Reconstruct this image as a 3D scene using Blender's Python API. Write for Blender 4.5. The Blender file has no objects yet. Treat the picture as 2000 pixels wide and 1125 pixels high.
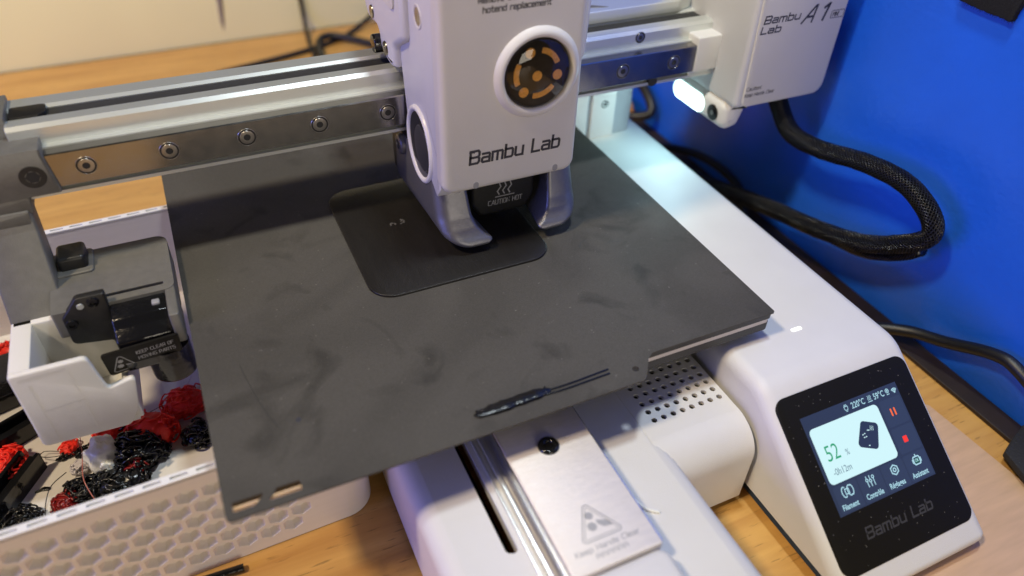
import bpy, bmesh, math, random
from mathutils import Vector, Matrix, Euler, noise
R = math.radians
S = 0.001            # geometry below is written in millimetres
PI = math.pi
random.seed(5)
sc = bpy.context.scene
C = sc.collection

# ------------------------------------------------------------------ camera
cam_d = bpy.data.cameras.new('camera')
cam = bpy.data.objects.new('camera', cam_d); C.objects.link(cam); sc.camera = cam
cam.location = (-0.0747, -0.2343, 0.1681)
cam.rotation_euler = (R(50.0507), R(-1.5974), R(-24.6883))
cam_d.sensor_width = 36; cam_d.lens = 26.07
cam_d.clip_start = 0.005; cam_d.clip_end = 50
cam_d.dof.use_dof = True; cam_d.dof.focus_distance = 0.268; cam_d.dof.aperture_fstop = 6.3

# ------------------------------------------------------------------ world and lamps
w = bpy.data.worlds.new('World'); sc.world = w; w.use_nodes = True
bg = w.node_tree.nodes['Background']
bg.inputs[0].default_value = (0.80, 0.66, 0.52, 1); bg.inputs[1].default_value = 0.03
sc.view_settings.view_transform = 'Standard'; sc.view_settings.look = 'None'
sc.view_settings.exposure = 0.0; sc.view_settings.gamma = 1.0

def lamp(name, loc, target, size, power, col, size_y=None):
    d = bpy.data.lights.new(name, 'AREA'); d.size = size; d.energy = power; d.color = col
    if size_y: d.shape = 'RECTANGLE'; d.size_y = size_y
    o = bpy.data.objects.new(name, d); C.objects.link(o)
    o.location = loc
    v = Vector(target) - Vector(loc)
    o.rotation_euler = v.to_track_quat('-Z', 'Y').to_euler()
    return o
lamp('warm_ceiling_lamp', (-0.72, -0.12, 1.12), (0, 0, 0), 0.12, 11.5, (1.0, 0.81, 0.55))
lamp('white_work_lamp', (0.06, -0.05, 0.52), (0.03, -0.05, 0), 0.045, 1.38, (0.84, 0.94, 1.0))
lamp('front_fill_lamp', (0.1, -2.6, 0.42), (0, 0, 0.02), 1.0, 18.0, (1.0, 0.90, 0.74))  # unseen soft fill added on the camera side to brighten front faces
lamp('blue_monitor_lamp', (-1.1, -0.12, 0.30), (0, 0, 0.02), 0.50, 5.6, (0.20, 0.24, 1.0), 0.35)

# ------------------------------------------------------------------ materials
def mat(name, col, rough=0.5, metal=0.0, var=0.0, vscale=300, bump=0.0, bscale=1500, coat=0.0,
        emit=None, estr=0.0, rvar=0.0, spec=0.5, sss=0.0, stretch=None, trans=0.0):
    m = bpy.data.materials.new(name); m.use_nodes = True
    nt = m.node_tree; b = nt.nodes['Principled BSDF']
    b.inputs['Base Color'].default_value = (*col, 1)
    b.inputs['Roughness'].default_value = rough
    b.inputs['Metallic'].default_value = metal
    b.inputs['Specular IOR Level'].default_value = spec
    b.inputs['Coat Weight'].default_value = coat
    b.inputs['Transmission Weight'].default_value = trans
    if sss:
        b.inputs['Subsurface Weight'].default_value = sss
        b.inputs['Subsurface Scale'].default_value = 0.002
    if emit:
        b.inputs['Emission Color'].default_value = (*emit, 1)
        b.inputs['Emission Strength'].default_value = estr
    tc = nt.nodes.new('ShaderNodeTexCoord'); src = tc.outputs['Object']
    if stretch:
        mp = nt.nodes.new('ShaderNodeMapping'); mp.inputs['Scale'].default_value = stretch
        nt.links.new(src, mp.inputs['Vector']); src = mp.outputs['Vector']
    if var or rvar:
        n = nt.nodes.new('ShaderNodeTexNoise'); n.inputs['Scale'].default_value = vscale
        n.inputs['Detail'].default_value = 6; nt.links.new(src, n.inputs['Vector'])
        if var:
            r = nt.nodes.new('ShaderNodeMapRange')
            r.inputs['From Min'].default_value = 0.3; r.inputs['From Max'].default_value = 0.7
            r.inputs['To Min'].default_value = 1 - var; r.inputs['To Max'].default_value = 1 + var
            nt.links.new(n.outputs['Fac'], r.inputs['Value'])
            x = nt.nodes.new('ShaderNodeVectorMath'); x.operation = 'SCALE'
            x.inputs[0].default_value = col; nt.links.new(r.outputs[0], x.inputs['Scale'])
            nt.links.new(x.outputs[0], b.inputs['Base Color'])
        if rvar:
            r2 = nt.nodes.new('ShaderNodeMapRange')
            r2.inputs['From Min'].default_value = 0.3; r2.inputs['From Max'].default_value = 0.7
            r2.inputs['To Min'].default_value = max(0.02, rough - rvar); r2.inputs['To Max'].default_value = min(1, rough + rvar)
            nt.links.new(n.outputs['Fac'], r2.inputs['Value']); nt.links.new(r2.outputs[0], b.inputs['Roughness'])
    if bump:
        n2 = nt.nodes.new('ShaderNodeTexNoise'); n2.inputs['Scale'].default_value = bscale
        n2.inputs['Detail'].default_value = 4; nt.links.new(src, n2.inputs['Vector'])
        bp_ = nt.nodes.new('ShaderNodeBump'); bp_.inputs['Strength'].default_value = bump
        bp_.inputs['Distance'].default_value = 0.0004
        nt.links.new(n2.outputs['Fac'], bp_.inputs['Height']); nt.links.new(bp_.outputs[0], b.inputs['Normal'])
    return m

M = {}
M['white'] = mat('white_plastic', (0.70, 0.69, 0.68), 0.42, var=0.02, vscale=60, bump=0.25, bscale=3500)
M['cover'] = mat('off_white_plastic', (0.66, 0.64, 0.605), 0.48, var=0.02, vscale=60, bump=0.3, bscale=3500)
M['body'] = mat('body_white_plastic', (0.62, 0.62, 0.64), 0.45, var=0.02, vscale=60, bump=0.2, bscale=3500)
M['print_white'] = mat('matt_white_printed_plastic', (0.72, 0.68, 0.64), 0.6, var=0.02, vscale=120, bump=0.25, bscale=900, stretch=(0.15, 0.15, 3.0))
M['alu'] = mat('anodised_aluminium', (0.70, 0.73, 0.70), 0.30, 0.65, var=0.02, vscale=60)
M['steel'] = mat('ground_steel_rail', (0.31, 0.30, 0.29), 0.20, 1.0, var=0.03, vscale=250, bump=0.05, bscale=2500, rvar=0.03)
M['screw'] = mat('screw_steel', (0.35, 0.34, 0.33), 0.28, 1.0, var=0.08, vscale=900)
M['dark'] = mat('dark_cavity', (0.012, 0.012, 0.013), 0.6)
M['belt'] = mat('black_belt_rubber', (0.022, 0.022, 0.022), 0.7, var=0.15, vscale=500)
M['grey'] = mat('grey_painted_casting', (0.165, 0.160, 0.145), 0.45, 0.25, var=0.08, vscale=350, bump=0.3, bscale=2500)
M['silver'] = mat('silver_grey_duct', (0.19, 0.19, 0.21), 0.36, 0.6, var=0.05, vscale=900, bump=0.25, bscale=4500)
M['black'] = mat('black_plastic', (0.010, 0.010, 0.0105), 0.42, var=0.2, vscale=500, bump=0.2, bscale=2500)
M['gloss'] = mat('glossy_black_plastic', (0.008, 0.008, 0.009), 0.10, bump=0.35, bscale=500)
M['bezel'] = mat('black_screen_glass', (0.011, 0.010, 0.008), 0.45, spec=0.12)
M['dust'] = mat('dust_speck', (0.30, 0.29, 0.27), 0.8)
M['rubber'] = mat('black_cable_rubber', (0.006, 0.006, 0.006), 0.42, bump=0.1, bscale=2000)
M['ink'] = mat('dark_print_ink', (0.035, 0.035, 0.045), 0.5)
M['ink_grey'] = mat('grey_print_ink', (0.30, 0.30, 0.31), 0.5)
M['ink_dim'] = mat('dim_print_ink', (0.045, 0.044, 0.043), 0.5)
M['engrave'] = mat('engraved_mark', (0.40, 0.37, 0.35), 0.5, 0.6)
M['gold'] = mat('brass_pad', (0.90, 0.44, 0.10), 0.4, 0.25, var=0.15, vscale=1500)
M['red'] = mat('red_filament', (0.92, 0.030, 0.014), 0.5, sss=0.0, bump=0.3, bscale=900)
M['dred'] = mat('dark_red_filament', (0.22, 0.010, 0.008), 0.25, bump=0.3, bscale=900)
M['blackf'] = mat('black_filament', (0.006, 0.006, 0.007), 0.2, bump=0.2, bscale=1500)
M['whitef'] = mat('milky_white_filament', (0.90, 0.91, 0.86), 0.22, bump=0.2, bscale=500)
M['clearf'] = mat('pale_translucent_filament', (0.62, 0.58, 0.62), 0.2, bump=0.3, bscale=800)
M['stripe'] = mat('white_foam_edge', (0.62, 0.57, 0.55), 0.6)
M['led'] = mat('led_diffuser', (0.9, 0.95, 0.95), 0.4, emit=(0.62, 1.0, 0.96), estr=3.0)
M['fabric'] = mat('black_fuzzy_fabric', (0.008, 0.008, 0.008), 0.95, var=0.4, vscale=1500, bump=1.0, bscale=2500)
M['ply'] = mat('pale_plywood', (0.60, 0.40, 0.25), 0.5, var=0.10, vscale=40, bump=0.15, bscale=900, stretch=(1.0, 7.0, 1.0))

def em(name, col, s):
    m = bpy.data.materials.new(name); m.use_nodes = True; nt = m.node_tree
    b = nt.nodes['Principled BSDF']; b.inputs['Base Color'].default_value = (0.01, 0.01, 0.01, 1)
    b.inputs['Roughness'].default_value = 0.35
    b.inputs['Emission Color'].default_value = (*col, 1); b.inputs['Emission Strength'].default_value = s
    return m
M['scr_bg'] = em('screen_background', (0.022, 0.034, 0.075), 1.0)
M['scr_tile'] = em('screen_tile', (0.028, 0.043, 0.092), 1.0)
M['scr_card'] = em('screen_card', (0.64, 0.92, 0.96), 1.0)
M['scr_text'] = em('screen_white_text', (0.42, 0.70, 0.80), 1.0)
M['scr_green'] = em('screen_green_text', (0.02, 0.35, 0.16), 1.0)
M['scr_grey'] = em('screen_grey_text', (0.12, 0.20, 0.27), 1.0)
M['scr_navy'] = em('screen_navy_shape', (0.020, 0.032, 0.075), 1.0)
M['scr_orange'] = em('screen_orange', (1.0, 0.16, 0.03), 1.0)
M['scr_red'] = em('screen_red', (1.0, 0.04, 0.02), 1.0)
M['scr_dgreen'] = em('screen_dark_green', (0.0, 0.11, 0.05), 1.0)
M['status'] = em('status_light', (1.0, 1.0, 1.0), 1.3)

def glass_mat():
    m = bpy.data.materials.new('clear_lens'); m.use_nodes = True; nt = m.node_tree
    for n in list(nt.nodes): nt.nodes.remove(n)
    o = nt.nodes.new('ShaderNodeOutputMaterial'); t = nt.nodes.new('ShaderNodeBsdfTransparent')
    t.inputs[0].default_value = (0.93, 0.93, 0.95, 1)
    g = nt.nodes.new('ShaderNodeBsdfGlossy'); g.inputs['Roughness'].default_value = 0.02
    f = nt.nodes.new('ShaderNodeFresnel'); f.inputs[0].default_value = 1.55
    x = nt.nodes.new('ShaderNodeMixShader')
    nt.links.new(f.outputs[0], x.inputs[0]); nt.links.new(t.outputs[0], x.inputs[1]); nt.links.new(g.outputs[0], x.inputs[2])
    nt.links.new(x.outputs[0], o.inputs[0]); return m
M['glass'] = glass_mat()

def plate_mat():
    m = mat('textured_dark_sheet', (0.076, 0.071, 0.062), 0.48, bump=0.3, bscale=6000, spec=0.16)
    nt = m.node_tree; b = nt.nodes['Principled BSDF']; tc = nt.nodes.new('ShaderNodeTexCoord')
    def nz(scale, lo, hi, a, c, det=5, dist=0.0):
        n = nt.nodes.new('ShaderNodeTexNoise'); n.inputs['Scale'].default_value = scale
        n.inputs['Detail'].default_value = det; n.inputs['Distortion'].default_value = dist
        nt.links.new(tc.outputs['Object'], n.inputs['Vector'])
        r = nt.nodes.new('ShaderNodeMapRange'); r.inputs['From Min'].default_value = lo; r.inputs['From Max'].default_value = hi
        r.inputs['To Min'].default_value = a; r.inputs['To Max'].default_value = c
        nt.links.new(n.outputs['Fac'], r.inputs['Value']); return r.outputs[0]
    a = nz(13, 0.42, 0.56, 0.90, 1.06, 2, 1.6)        # wiped patches
    c = nz(42, 0.57, 0.70, 1.0, 0.66, 6, 1.0)         # dark stains
    d = nz(2600, 0.3, 0.7, 0.88, 1.12, 2)              # powder-coat grain
    e = nz(700, 0.735, 0.76, 1.0, 1.9, 2)             # bright specks
    cur = None
    for s in (a, c, d, e):
        if cur is None: cur = s; continue
        x = nt.nodes.new('ShaderNodeMath'); x.operation = 'MULTIPLY'
        nt.links.new(cur, x.inputs[0]); nt.links.new(s, x.inputs[1]); cur = x.outputs[0]
    v = nt.nodes.new('ShaderNodeVectorMath'); v.operation = 'SCALE'; v.inputs[0].default_value = (0.076, 0.071, 0.062)
    nt.links.new(cur, v.inputs['Scale']); nt.links.new(v.outputs[0], b.inputs['Base Color'])
    rr = nz(22, 0.35, 0.65, 0.45, 0.58, 3, 1.0); nt.links.new(rr, b.inputs['Roughness'])
    return m
M['plate'] = plate_mat()
M['printed'] = mat('dark_printed_layer', (0.015, 0.0135, 0.012), 0.33, spec=0.35, var=0.12, vscale=600, bump=0.3, bscale=2600, stretch=(1, 0.15, 1))

def wood_mat():
    m = bpy.data.materials.new('oak_veneer_table'); m.use_nodes = True; nt = m.node_tree
    b = nt.nodes['Principled BSDF']; b.inputs['Roughness'].default_value = 0.38
    tc = nt.nodes.new('ShaderNodeTexCoord'); mp = nt.nodes.new('ShaderNodeMapping')
    mp.inputs['Scale'].default_value = (1.0, 11.0, 1.0); mp.inputs['Rotation'].default_value = (0, 0, R(-2))
    nt.links.new(tc.outputs['Object'], mp.inputs['Vector'])
    n1 = nt.nodes.new('ShaderNodeTexNoise'); n1.inputs['Scale'].default_value = 14; n1.inputs['Detail'].default_value = 8; n1.inputs['Distortion'].default_value = 0.6
    n2 = nt.nodes.new('ShaderNodeTexNoise'); n2.inputs['Scale'].default_value = 90; n2.inputs['Detail'].default_value = 6
    nt.links.new(mp.outputs[0], n1.inputs['Vector']); nt.links.new(mp.outputs[0], n2.inputs['Vector'])
    cr = nt.nodes.new('ShaderNodeValToRGB'); nt.links.new(n1.outputs['Fac'], cr.inputs['Fac'])
    cr.color_ramp.elements[0].position = 0.3; cr.color_ramp.elements[0].color = (0.51, 0.26, 0.068, 1)
    cr.color_ramp.elements[1].position = 0.7; cr.color_ramp.elements[1].color = (0.70, 0.41, 0.12, 1)
    r = nt.nodes.new('ShaderNodeMapRange'); r.inputs['From Min'].default_value = 0.62; r.inputs['From Max'].default_value = 0.70
    r.inputs['To Min'].default_value = 1.0; r.inputs['To Max'].default_value = 0.55
    nt.links.new(n2.outputs['Fac'], r.inputs['Value'])
    v = nt.nodes.new('ShaderNodeVectorMath'); v.operation = 'SCALE'
    nt.links.new(cr.outputs[0], v.inputs[0]); nt.links.new(r.outputs[0], v.inputs['Scale']); nt.links.new(v.outputs[0], b.inputs['Base Color'])
    bu = nt.nodes.new('ShaderNodeBump'); bu.inputs['Strength'].default_value = 0.3; bu.inputs['Distance'].default_value = 0.0003
    nt.links.new(n2.outputs['Fac'], bu.inputs['Height']); nt.links.new(bu.outputs[0], b.inputs['Normal'])
    return m
M['wood'] = wood_mat()
M['cream'] = mat('cream_wall_panel', (0.98, 0.93, 0.52), 0.5, var=0.03, vscale=8)
M['blue'] = mat('blue_leatherette_panel', (0.012, 0.125, 0.74), 0.40, var=0.06, vscale=30, bump=0.55, bscale=420)

def braid_mat():
    m = bpy.data.materials.new('braided_sleeve'); m.use_nodes = True; nt = m.node_tree
    b = nt.nodes['Principled BSDF']; b.inputs['Base Color'].default_value = (0.006, 0.006, 0.006, 1); b.inputs['Roughness'].default_value = 0.22
    uv = nt.nodes.new('ShaderNodeUVMap')
    outs = []
    for k in (1, -1):
        mp = nt.nodes.new('ShaderNodeMapping'); mp.inputs['Rotation'].default_value = (0, 0, R(45 * k))
        nt.links.new(uv.outputs[0], mp.inputs['Vector'])
        wv = nt.nodes.new('ShaderNodeTexWave'); wv.inputs['Scale'].default_value = 3.2
        nt.links.new(mp.outputs[0], wv.inputs['Vector']); outs.append(wv.outputs['Fac'])
    mx = nt.nodes.new('ShaderNodeMath'); mx.operation = 'MULTIPLY'
    nt.links.new(outs[0], mx.inputs[0]); nt.links.new(outs[1], mx.inputs[1])
    bu = nt.nodes.new('ShaderNodeBump'); bu.inputs['Strength'].default_value = 1.0; bu.inputs['Distance'].default_value = 0.0009
    nt.links.new(mx.outputs[0], bu.inputs['Height']); nt.links.new(bu.outputs[0], b.inputs['Normal'])
    return m
M['braid'] = braid_mat()
M['thread_black'] = mat('black_monofilament', (0.005, 0.005, 0.005), 0.28)

# ------------------------------------------------------------------ mesh helpers
WORLD = {}
def finish(name, bm, m, parent=None, smooth=35, base=None):
    """links bm (written in world millimetres) as one object whose origin is its thing's base"""
    me = bpy.data.meshes.new(name)
    bmesh.ops.remove_doubles(bm, verts=bm.verts, dist=1e-4)
    bmesh.ops.recalc_face_normals(bm, faces=bm.faces)
    if parent is None:
        if base is None:
            xs = [v.co.x for v in bm.verts]; ys = [v.co.y for v in bm.verts]; zs = [v.co.z for v in bm.verts]
            base = Vector(((min(xs)+max(xs))/2, (min(ys)+max(ys))/2, min(zs)))
        base = Vector(base)
    else:
        base = WORLD[parent.name]
    for v in bm.verts: v.co = (v.co - base) * S
    bm.to_mesh(me); bm.free()
    me.materials.append(M[m] if isinstance(m, str) else m)
    if smooth:
        me.shade_smooth(); me.set_sharp_from_angle(angle=R(smooth))
    o = bpy.data.objects.new(name, me); C.objects.link(o)
    if parent is None: o.location = base * S
    else: o.parent = parent
    WORLD[o.name] = base
    return o
def empty(name, base):
    o = bpy.data.objects.new(name, None); C.objects.link(o); o.location = Vector(base) * S
    o.empty_display_size = 0.02; WORLD[o.name] = Vector(base); return o
def tag(o, label, cat, group=None):
    o['label'] = label; o['category'] = cat
    if group: o['group'] = group
    return o
def struct(o): o['kind'] = 'structure'; return o
BM = bmesh.new

XY = lambda u, v, w: Vector((u, v, w))       # extrude along z
XZ = lambda u, v, w: Vector((u, w, v))       # extrude along y
YZ = lambda u, v, w: Vector((w, u, v))       # extrude along x

def rrect(x0, y0, x1, y1, r, k=5):
    return rpoly([(x0, y0), (x1, y0), (x1, y1), (x0, y1)], r, k)
def rpoly(pts, r, k=5):
    """polygon with rounded corners; r one radius or one per corner"""
    n = len(pts); out = []
    rs = r if isinstance(r, (list, tuple)) else [r]*n
    for i in range(n):
        p = Vector(pts[i]); a = Vector(pts[i-1]); b = Vector(pts[(i+1) % n])
        if rs[i] <= 0: out.append((p.x, p.y)); continue
        da = (a-p).normalized(); db = (b-p).normalized()
        ang = max(1e-3, math.acos(max(-1, min(1, da.dot(db)))))
        t = min(rs[i]/math.tan(ang/2), (a-p).length*0.49, (b-p).length*0.49)
        rr = t*math.tan(ang/2)
        c = p + (da+db).normalized() * (rr/math.sin(ang/2))
        s = p + da*t; e = p + db*t
        a0 = math.atan2(s.y-c.y, s.x-c.x); a1 = math.atan2(e.y-c.y, e.x-c.x)
        d = (a1-a0+PI) % (2*PI) - PI
        for j in range(k+1):
            q = a0 + d*j/k; out.append((c.x+rr*math.cos(q), c.y+rr*math.sin(q)))
    return out
def circ(x, y, r, n=24, ry=None):
    ry = r if ry is None else ry
    return [(x+r*math.cos(2*PI*i/n), y+ry*math.sin(2*PI*i/n)) for i in range(n)]
def area2(p): return sum(p[i-1][0]*p[i][1]-p[i][0]*p[i-1][1] for i in range(len(p)))
def offset(p, d):
    """inward offset of a ccw polygon"""
    n = len(p); out = []
    for i in range(n):
        a = Vector(p[i-1]); b = Vector(p[i]); c = Vector(p[(i+1) % n])
        e1 = (b-a); e2 = (c-b)
        if e1.length < 1e-6: e1 = e2
        if e2.length < 1e-6: e2 = e1
        n1 = Vector((-e1.y, e1.x)).normalized(); n2 = Vector((-e2.y, e2.x)).normalized()
        m_ = n1+n2; q = m_.length_squared
        m_ = m_*(2/q) if q > 0.3 else n1
        out.append((b.x+m_.x*d, b.y+m_.y*d))
    return out
def extr(bm, poly, w0, w1, b0=0.0, b1=0.0, T=XY, k=3, cap0=True, cap1=True):
    """prism from w0 to w1 with rounded rims b0, b1"""
    poly = list(poly)
    if area2(poly) < 0: poly.reverse()
    sgn = 1 if w1 > w0 else -1
    rings = []
    if b0:
        for j in range(k+1):
            a = PI/2*j/k; rings.append((offset(poly, b0*(1-math.sin(a))), w0+sgn*b0*(1-math.cos(a))))
    else: rings.append((poly, w0))
    if b1:
        for j in range(k+1):
            a = PI/2*j/k; rings.append((offset(poly, b1*(1-math.cos(a))), w1-sgn*b1*(1-math.sin(a))))
    else: rings.append((poly, w1))
    vs = [[bm.verts.new(T(u, v, wv)) for u, v in pr] for pr, wv in rings]
    n = len(poly)
    for a, b in zip(vs[:-1], vs[1:]):
        for i in range(n):
            bm.faces.new((a[i-1], a[i], b[i], b[i-1]))
    if cap0: bm.faces.new(vs[0][::-1])
    if cap1: bm.faces.new(vs[-1])
def box(bm, a, b, bev=0.0, k=2):
    x0, y0, z0 = a; x1, y1, z1 = b
    dims = [x1-x0, y1-y0, z1-z0]; i = dims.index(max(dims))
    bev = min(bev, min(dims)*0.49)
    f = (lambda p: p) if bev == 0 else (lambda p: p)
    if i == 2: extr(bm, rrect(x0, y0, x1, y1, bev, 3) if bev else [(x0, y0), (x1, y0), (x1, y1), (x0, y1)], z0, z1, bev, bev, XY, k)
    elif i == 1: extr(bm, rrect(x0, z0, x1, z1, bev, 3) if bev else [(x0, z0), (x1, z0), (x1, z1), (x0, z1)], y0, y1, bev, bev, XZ, k)
    else: extr(bm, rrect(y0, z0, y1, z1, bev, 3) if bev else [(y0, z0), (y1, z0), (y1, z1), (y0, z1)], x0, x1, bev, bev, YZ, k)
def sheet(bm, outer, holes, w0, w1, T=XY, bottom=True, hole_depth=None):
    """flat sheet with real holes through it; returns nothing"""
    loops = [outer] + list(holes)
    def face(wv):
        es = []; rings = []
        for lp in loops:
            vs = [bm.verts.new(T(u, v, wv)) for u, v in lp]; rings.append(vs)
            for i in range(len(vs)): es.append(bm.edges.new((vs[i-1], vs[i])))
        bmesh.ops.triangle_fill(bm, use_beauty=True, use_dissolve=False, edges=es)
        return rings
    top = face(w1)
    if bottom: bot = face(w0)
    else: bot = [[bm.verts.new(T(u, v, w0)) for u, v in lp] for lp in loops]
    for a, b in zip(top, bot):
        n = len(a)
        for i in range(n): bm.faces.new((a[i-1], a[i], b[i], b[i-1]))
def tubepts(pts, step=1.0):
    P = [Vector(p) for p in pts]; out = []
    for i in range(len(P)-1):
        p0 = P[max(i-1, 0)]; p1 = P[i]; p2 = P[i+1]; p3 = P[min(i+2, len(P)-1)]
        n = max(2, int((p2-p1).length/step))
        for j in range(n):
            t = j/n
            out.append(0.5*((2*p1)+(-p0+p2)*t+(2*p0-5*p1+4*p2-p3)*t*t+(-p0+3*p1-3*p2+p3)*t**3))
    out.append(P[-1]); return out
def tube(bm, pts, r, sides=8, step=1.0, flat=1.0, raw=False):
    P = pts if raw else tubepts(pts, step)
    P = [Vector(p) for p in P]
    uvl = bm.loops.layers.uv.verify()
    t0 = (P[1]-P[0]).normalized(); up = Vector((0, 0, 1)) if abs(t0.z) < 0.9 else Vector((1, 0, 0))
    nrm = t0.cross(up).normalized(); rings = []; L = 0; Ls = []
    for i, p in enumerate(P):
        t = (P[min(i+1, len(P)-1)]-P[max(i-1, 0)])
        if t.length < 1e-9: t = t0
        t.normalize(); nrm = (nrm - t*nrm.dot(t)); nrm = nrm.normalized() if nrm.length > 1e-6 else t.orthogonal().normalized()
        bi = t.cross(nrm); rr = r(i/(len(P)-1)) if callable(r) else r
        rings.append([bm.verts.new(p + nrm*math.cos(2*PI*k/sides)*rr + bi*math.sin(2*PI*k/sides)*rr*flat) for k in range(sides)])
        if i: L += (p-P[i-1]).length
        Ls.append(L)
    for i in range(len(rings)-1):
        a, b = rings[i], rings[i+1]
        for k in range(sides):
            f = bm.faces.new((a[k], a[(k+1) % sides], b[(k+1) % sides], b[k]))
            for lp, (uu, vv) in zip(f.loops, ((k, Ls[i]), (k+1, Ls[i]), (k+1, Ls[i+1]), (k, Ls[i+1]))):
                lp[uvl].uv = (uu*2.2*8/sides, vv)
    bm.faces.new(rings[0][::-1]); bm.faces.new(rings[-1])
def lathe(bm, prof, c, T=XZ, n=32, sx=1.0, sy=1.0):
    """prof: (radius, w) pairs; c: centre (u, v)"""
    rings = []
    for r, wv in prof:
        if r < 1e-6: rings.append([bm.verts.new(T(c[0], c[1], wv))])
        else: rings.append([bm.verts.new(T(c[0]+r*sx*math.cos(2*PI*i/n), c[1]+r*sy*math.sin(2*PI*i/n), wv)) for i in range(n)])
    for a, b in zip(rings[:-1], rings[1:]):
        for i in range(n):
            if len(a) == 1 and len(b) == 1: continue
            if len(a) == 1: bm.faces.new((a[0], b[i-1], b[i]))
            elif len(b) == 1: bm.faces.new((a[i-1], a[i], b[0]))
            else: bm.faces.new((a[i-1], a[i], b[i], b[i-1]))

# stroke lettering: glyphs on a grid 0..4 wide, 0..6 high
G = {
 'B': (4, [[(0,0),(0,6),(3.4,6),(4,5.2),(4,3.8),(3.4,3),(0.0,3)], [(3.4,3),(4,2.4),(4,.8),(3.4,0),(0,0)]]),
 'a': (3.4, [[(0.3,4),(3,4),(3.4,3.5),(3.4,0)], [(3.4,2.2),(0.5,2.2),(0,1.7),(0,.5),(.5,0),(3.4,0)]]),
 'm': (4.6, [[(0,0),(0,4),(4.2,4),(4.6,3.5),(4.6,0)], [(2.3,4),(2.3,0)]]),
 'b': (3.4, [[(0,6),(0,0),(2.9,0),(3.4,.6),(3.4,3.4),(2.9,4),(0,4)]]),
 'u': (3.4, [[(0,4),(0,.6),(.5,0),(3.4,0)], [(3.4,0),(3.4,4)]]),
 'L': (3.4, [[(0,6),(0,0),(3.4,0)]]),
 'A': (4.2, [[(0,0),(2.4,6),(2.9,6),(4.2,0)], [(1.0,2),(3.7,2)]]),
 '1': (1.8, [[(0,4.8),(1.6,6),(1.8,6),(1.8,0)]]),
 'M': (4.4, [[(0,0),(0,6),(2.2,2.6),(4.4,6),(4.4,0)]]),
 'I': (0.2, [[(0.1,0),(0.1,6)]]),
 'N': (3.8, [[(0,0),(0,6),(3.8,0),(3.8,6)]]),
 'C': (3.6, [[(3.6,6),(.6,6),(0,5.4),(0,.6),(.6,0),(3.6,0)]]),
 't': (2.2, [[(.7,6),(.7,.6),(1.2,0),(2.2,0)], [(0,4),(2.2,4)]]),
 'i': (0.2, [[(.1,0),(.1,4)], [(.1,5.2),(.1,6)]]),
 'o': (3.2, [[(.5,0),(2.7,0),(3.2,.5),(3.2,3.5),(2.7,4),(.5,4),(0,3.5),(0,.5),(.5,0)]]),
 'n': (3.2, [[(0,0),(0,4),(2.7,4),(3.2,3.5),(3.2,0)]]),
 '!': (0.2, [[(.1,1.8),(.1,6)], [(.1,0),(.1,.7)]]),
 'K': (3.6, [[(0,0),(0,6)], [(3.4,6),(.6,3),(3.6,0)]]),
 'e': (3.2, [[(3.2,0),(.5,0),(0,.5),(0,3.5),(.5,4),(2.7,4),(3.2,3.5),(3.2,2),(0,2)]]),
 'p': (3.2, [[(0,-2),(0,4),(2.7,4),(3.2,3.5),(3.2,.5),(2.7,0),(0,0)]]),
 'H': (3.8, [[(0,0),(0,6)], [(3.8,0),(3.8,6)], [(0,3),(3.8,3)]]),
 'd': (3.2, [[(3.2,6),(3.2,0),(.5,0),(0,.5),(0,3.5),(.5,4),(3.2,4)]]),
 's': (3.0, [[(3,4),(.4,4),(0,3.5),(0,2.5),(.4,2),(2.6,2),(3,1.5),(3,.5),(2.6,0),(0,0)]]),
 'l': (0.2, [[(.1,0),(.1,6)]]),
 'r': (2.2, [[(0,0),(0,4),(2.2,4)]]),
 'T': (3.8, [[(0,6),(3.8,6)], [(1.9,6),(1.9,0)]]),
 'O': (3.8, [[(.6,0),(3.2,0),(3.8,.6),(3.8,5.4),(3.2,6),(.6,6),(0,5.4),(0,.6),(.6,0)]]),
 'U': (3.8, [[(0,6),(0,.6),(.6,0),(3.2,0),(3.8,.6),(3.8,6)]]),
 'E': (3.4, [[(3.4,0),(0,0),(0,6),(3.4,6)], [(0,3),(3,3)]]),
 'P': (3.6, [[(0,0),(0,6),(3,6),(3.6,5.4),(3.6,3.2),(3,2.6),(0,2.6)]]),
 'R': (3.6, [[(0,0),(0,6),(3,6),(3.6,5.4),(3.6,3.2),(3,2.6),(0,2.6)], [(2.0,2.6),(3.6,0)]]),
 'F': (3.4, [[(0,0),(0,6),(3.4,6)], [(0,3),(3,3)]]),
 'V': (4.0, [[(0,6),(2,0),(4,6)]]),
 'G': (3.8, [[(3.8,6),(.6,6),(0,5.4),(0,.6),(.6,0),(3.2,0),(3.8,.6),(3.8,2.8),(2,2.8)]]),
 'S': (3.4, [[(3.4,6),(.5,6),(0,5.4),(0,3.6),(.5,3),(2.9,3),(3.4,2.4),(3.4,.6),(2.9,0),(0,0)]]),
 'v': (3.2, [[(0,4),(1.6,0),(3.2,4)]]),
 'h': (3.2, [[(0,6),(0,0)], [(0,4),(2.7,4),(3.2,3.5),(3.2,0)]]),
 'f': (2.2, [[(2.2,6),(1.1,6),(.6,5.5),(.6,0)], [(0,4),(2.2,4)]]),
 'c': (2.8, [[(2.8,4),(.5,4),(0,3.5),(0,.5),(.5,0),(2.8,0)]]),
}
LIFT = [0.0]
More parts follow.
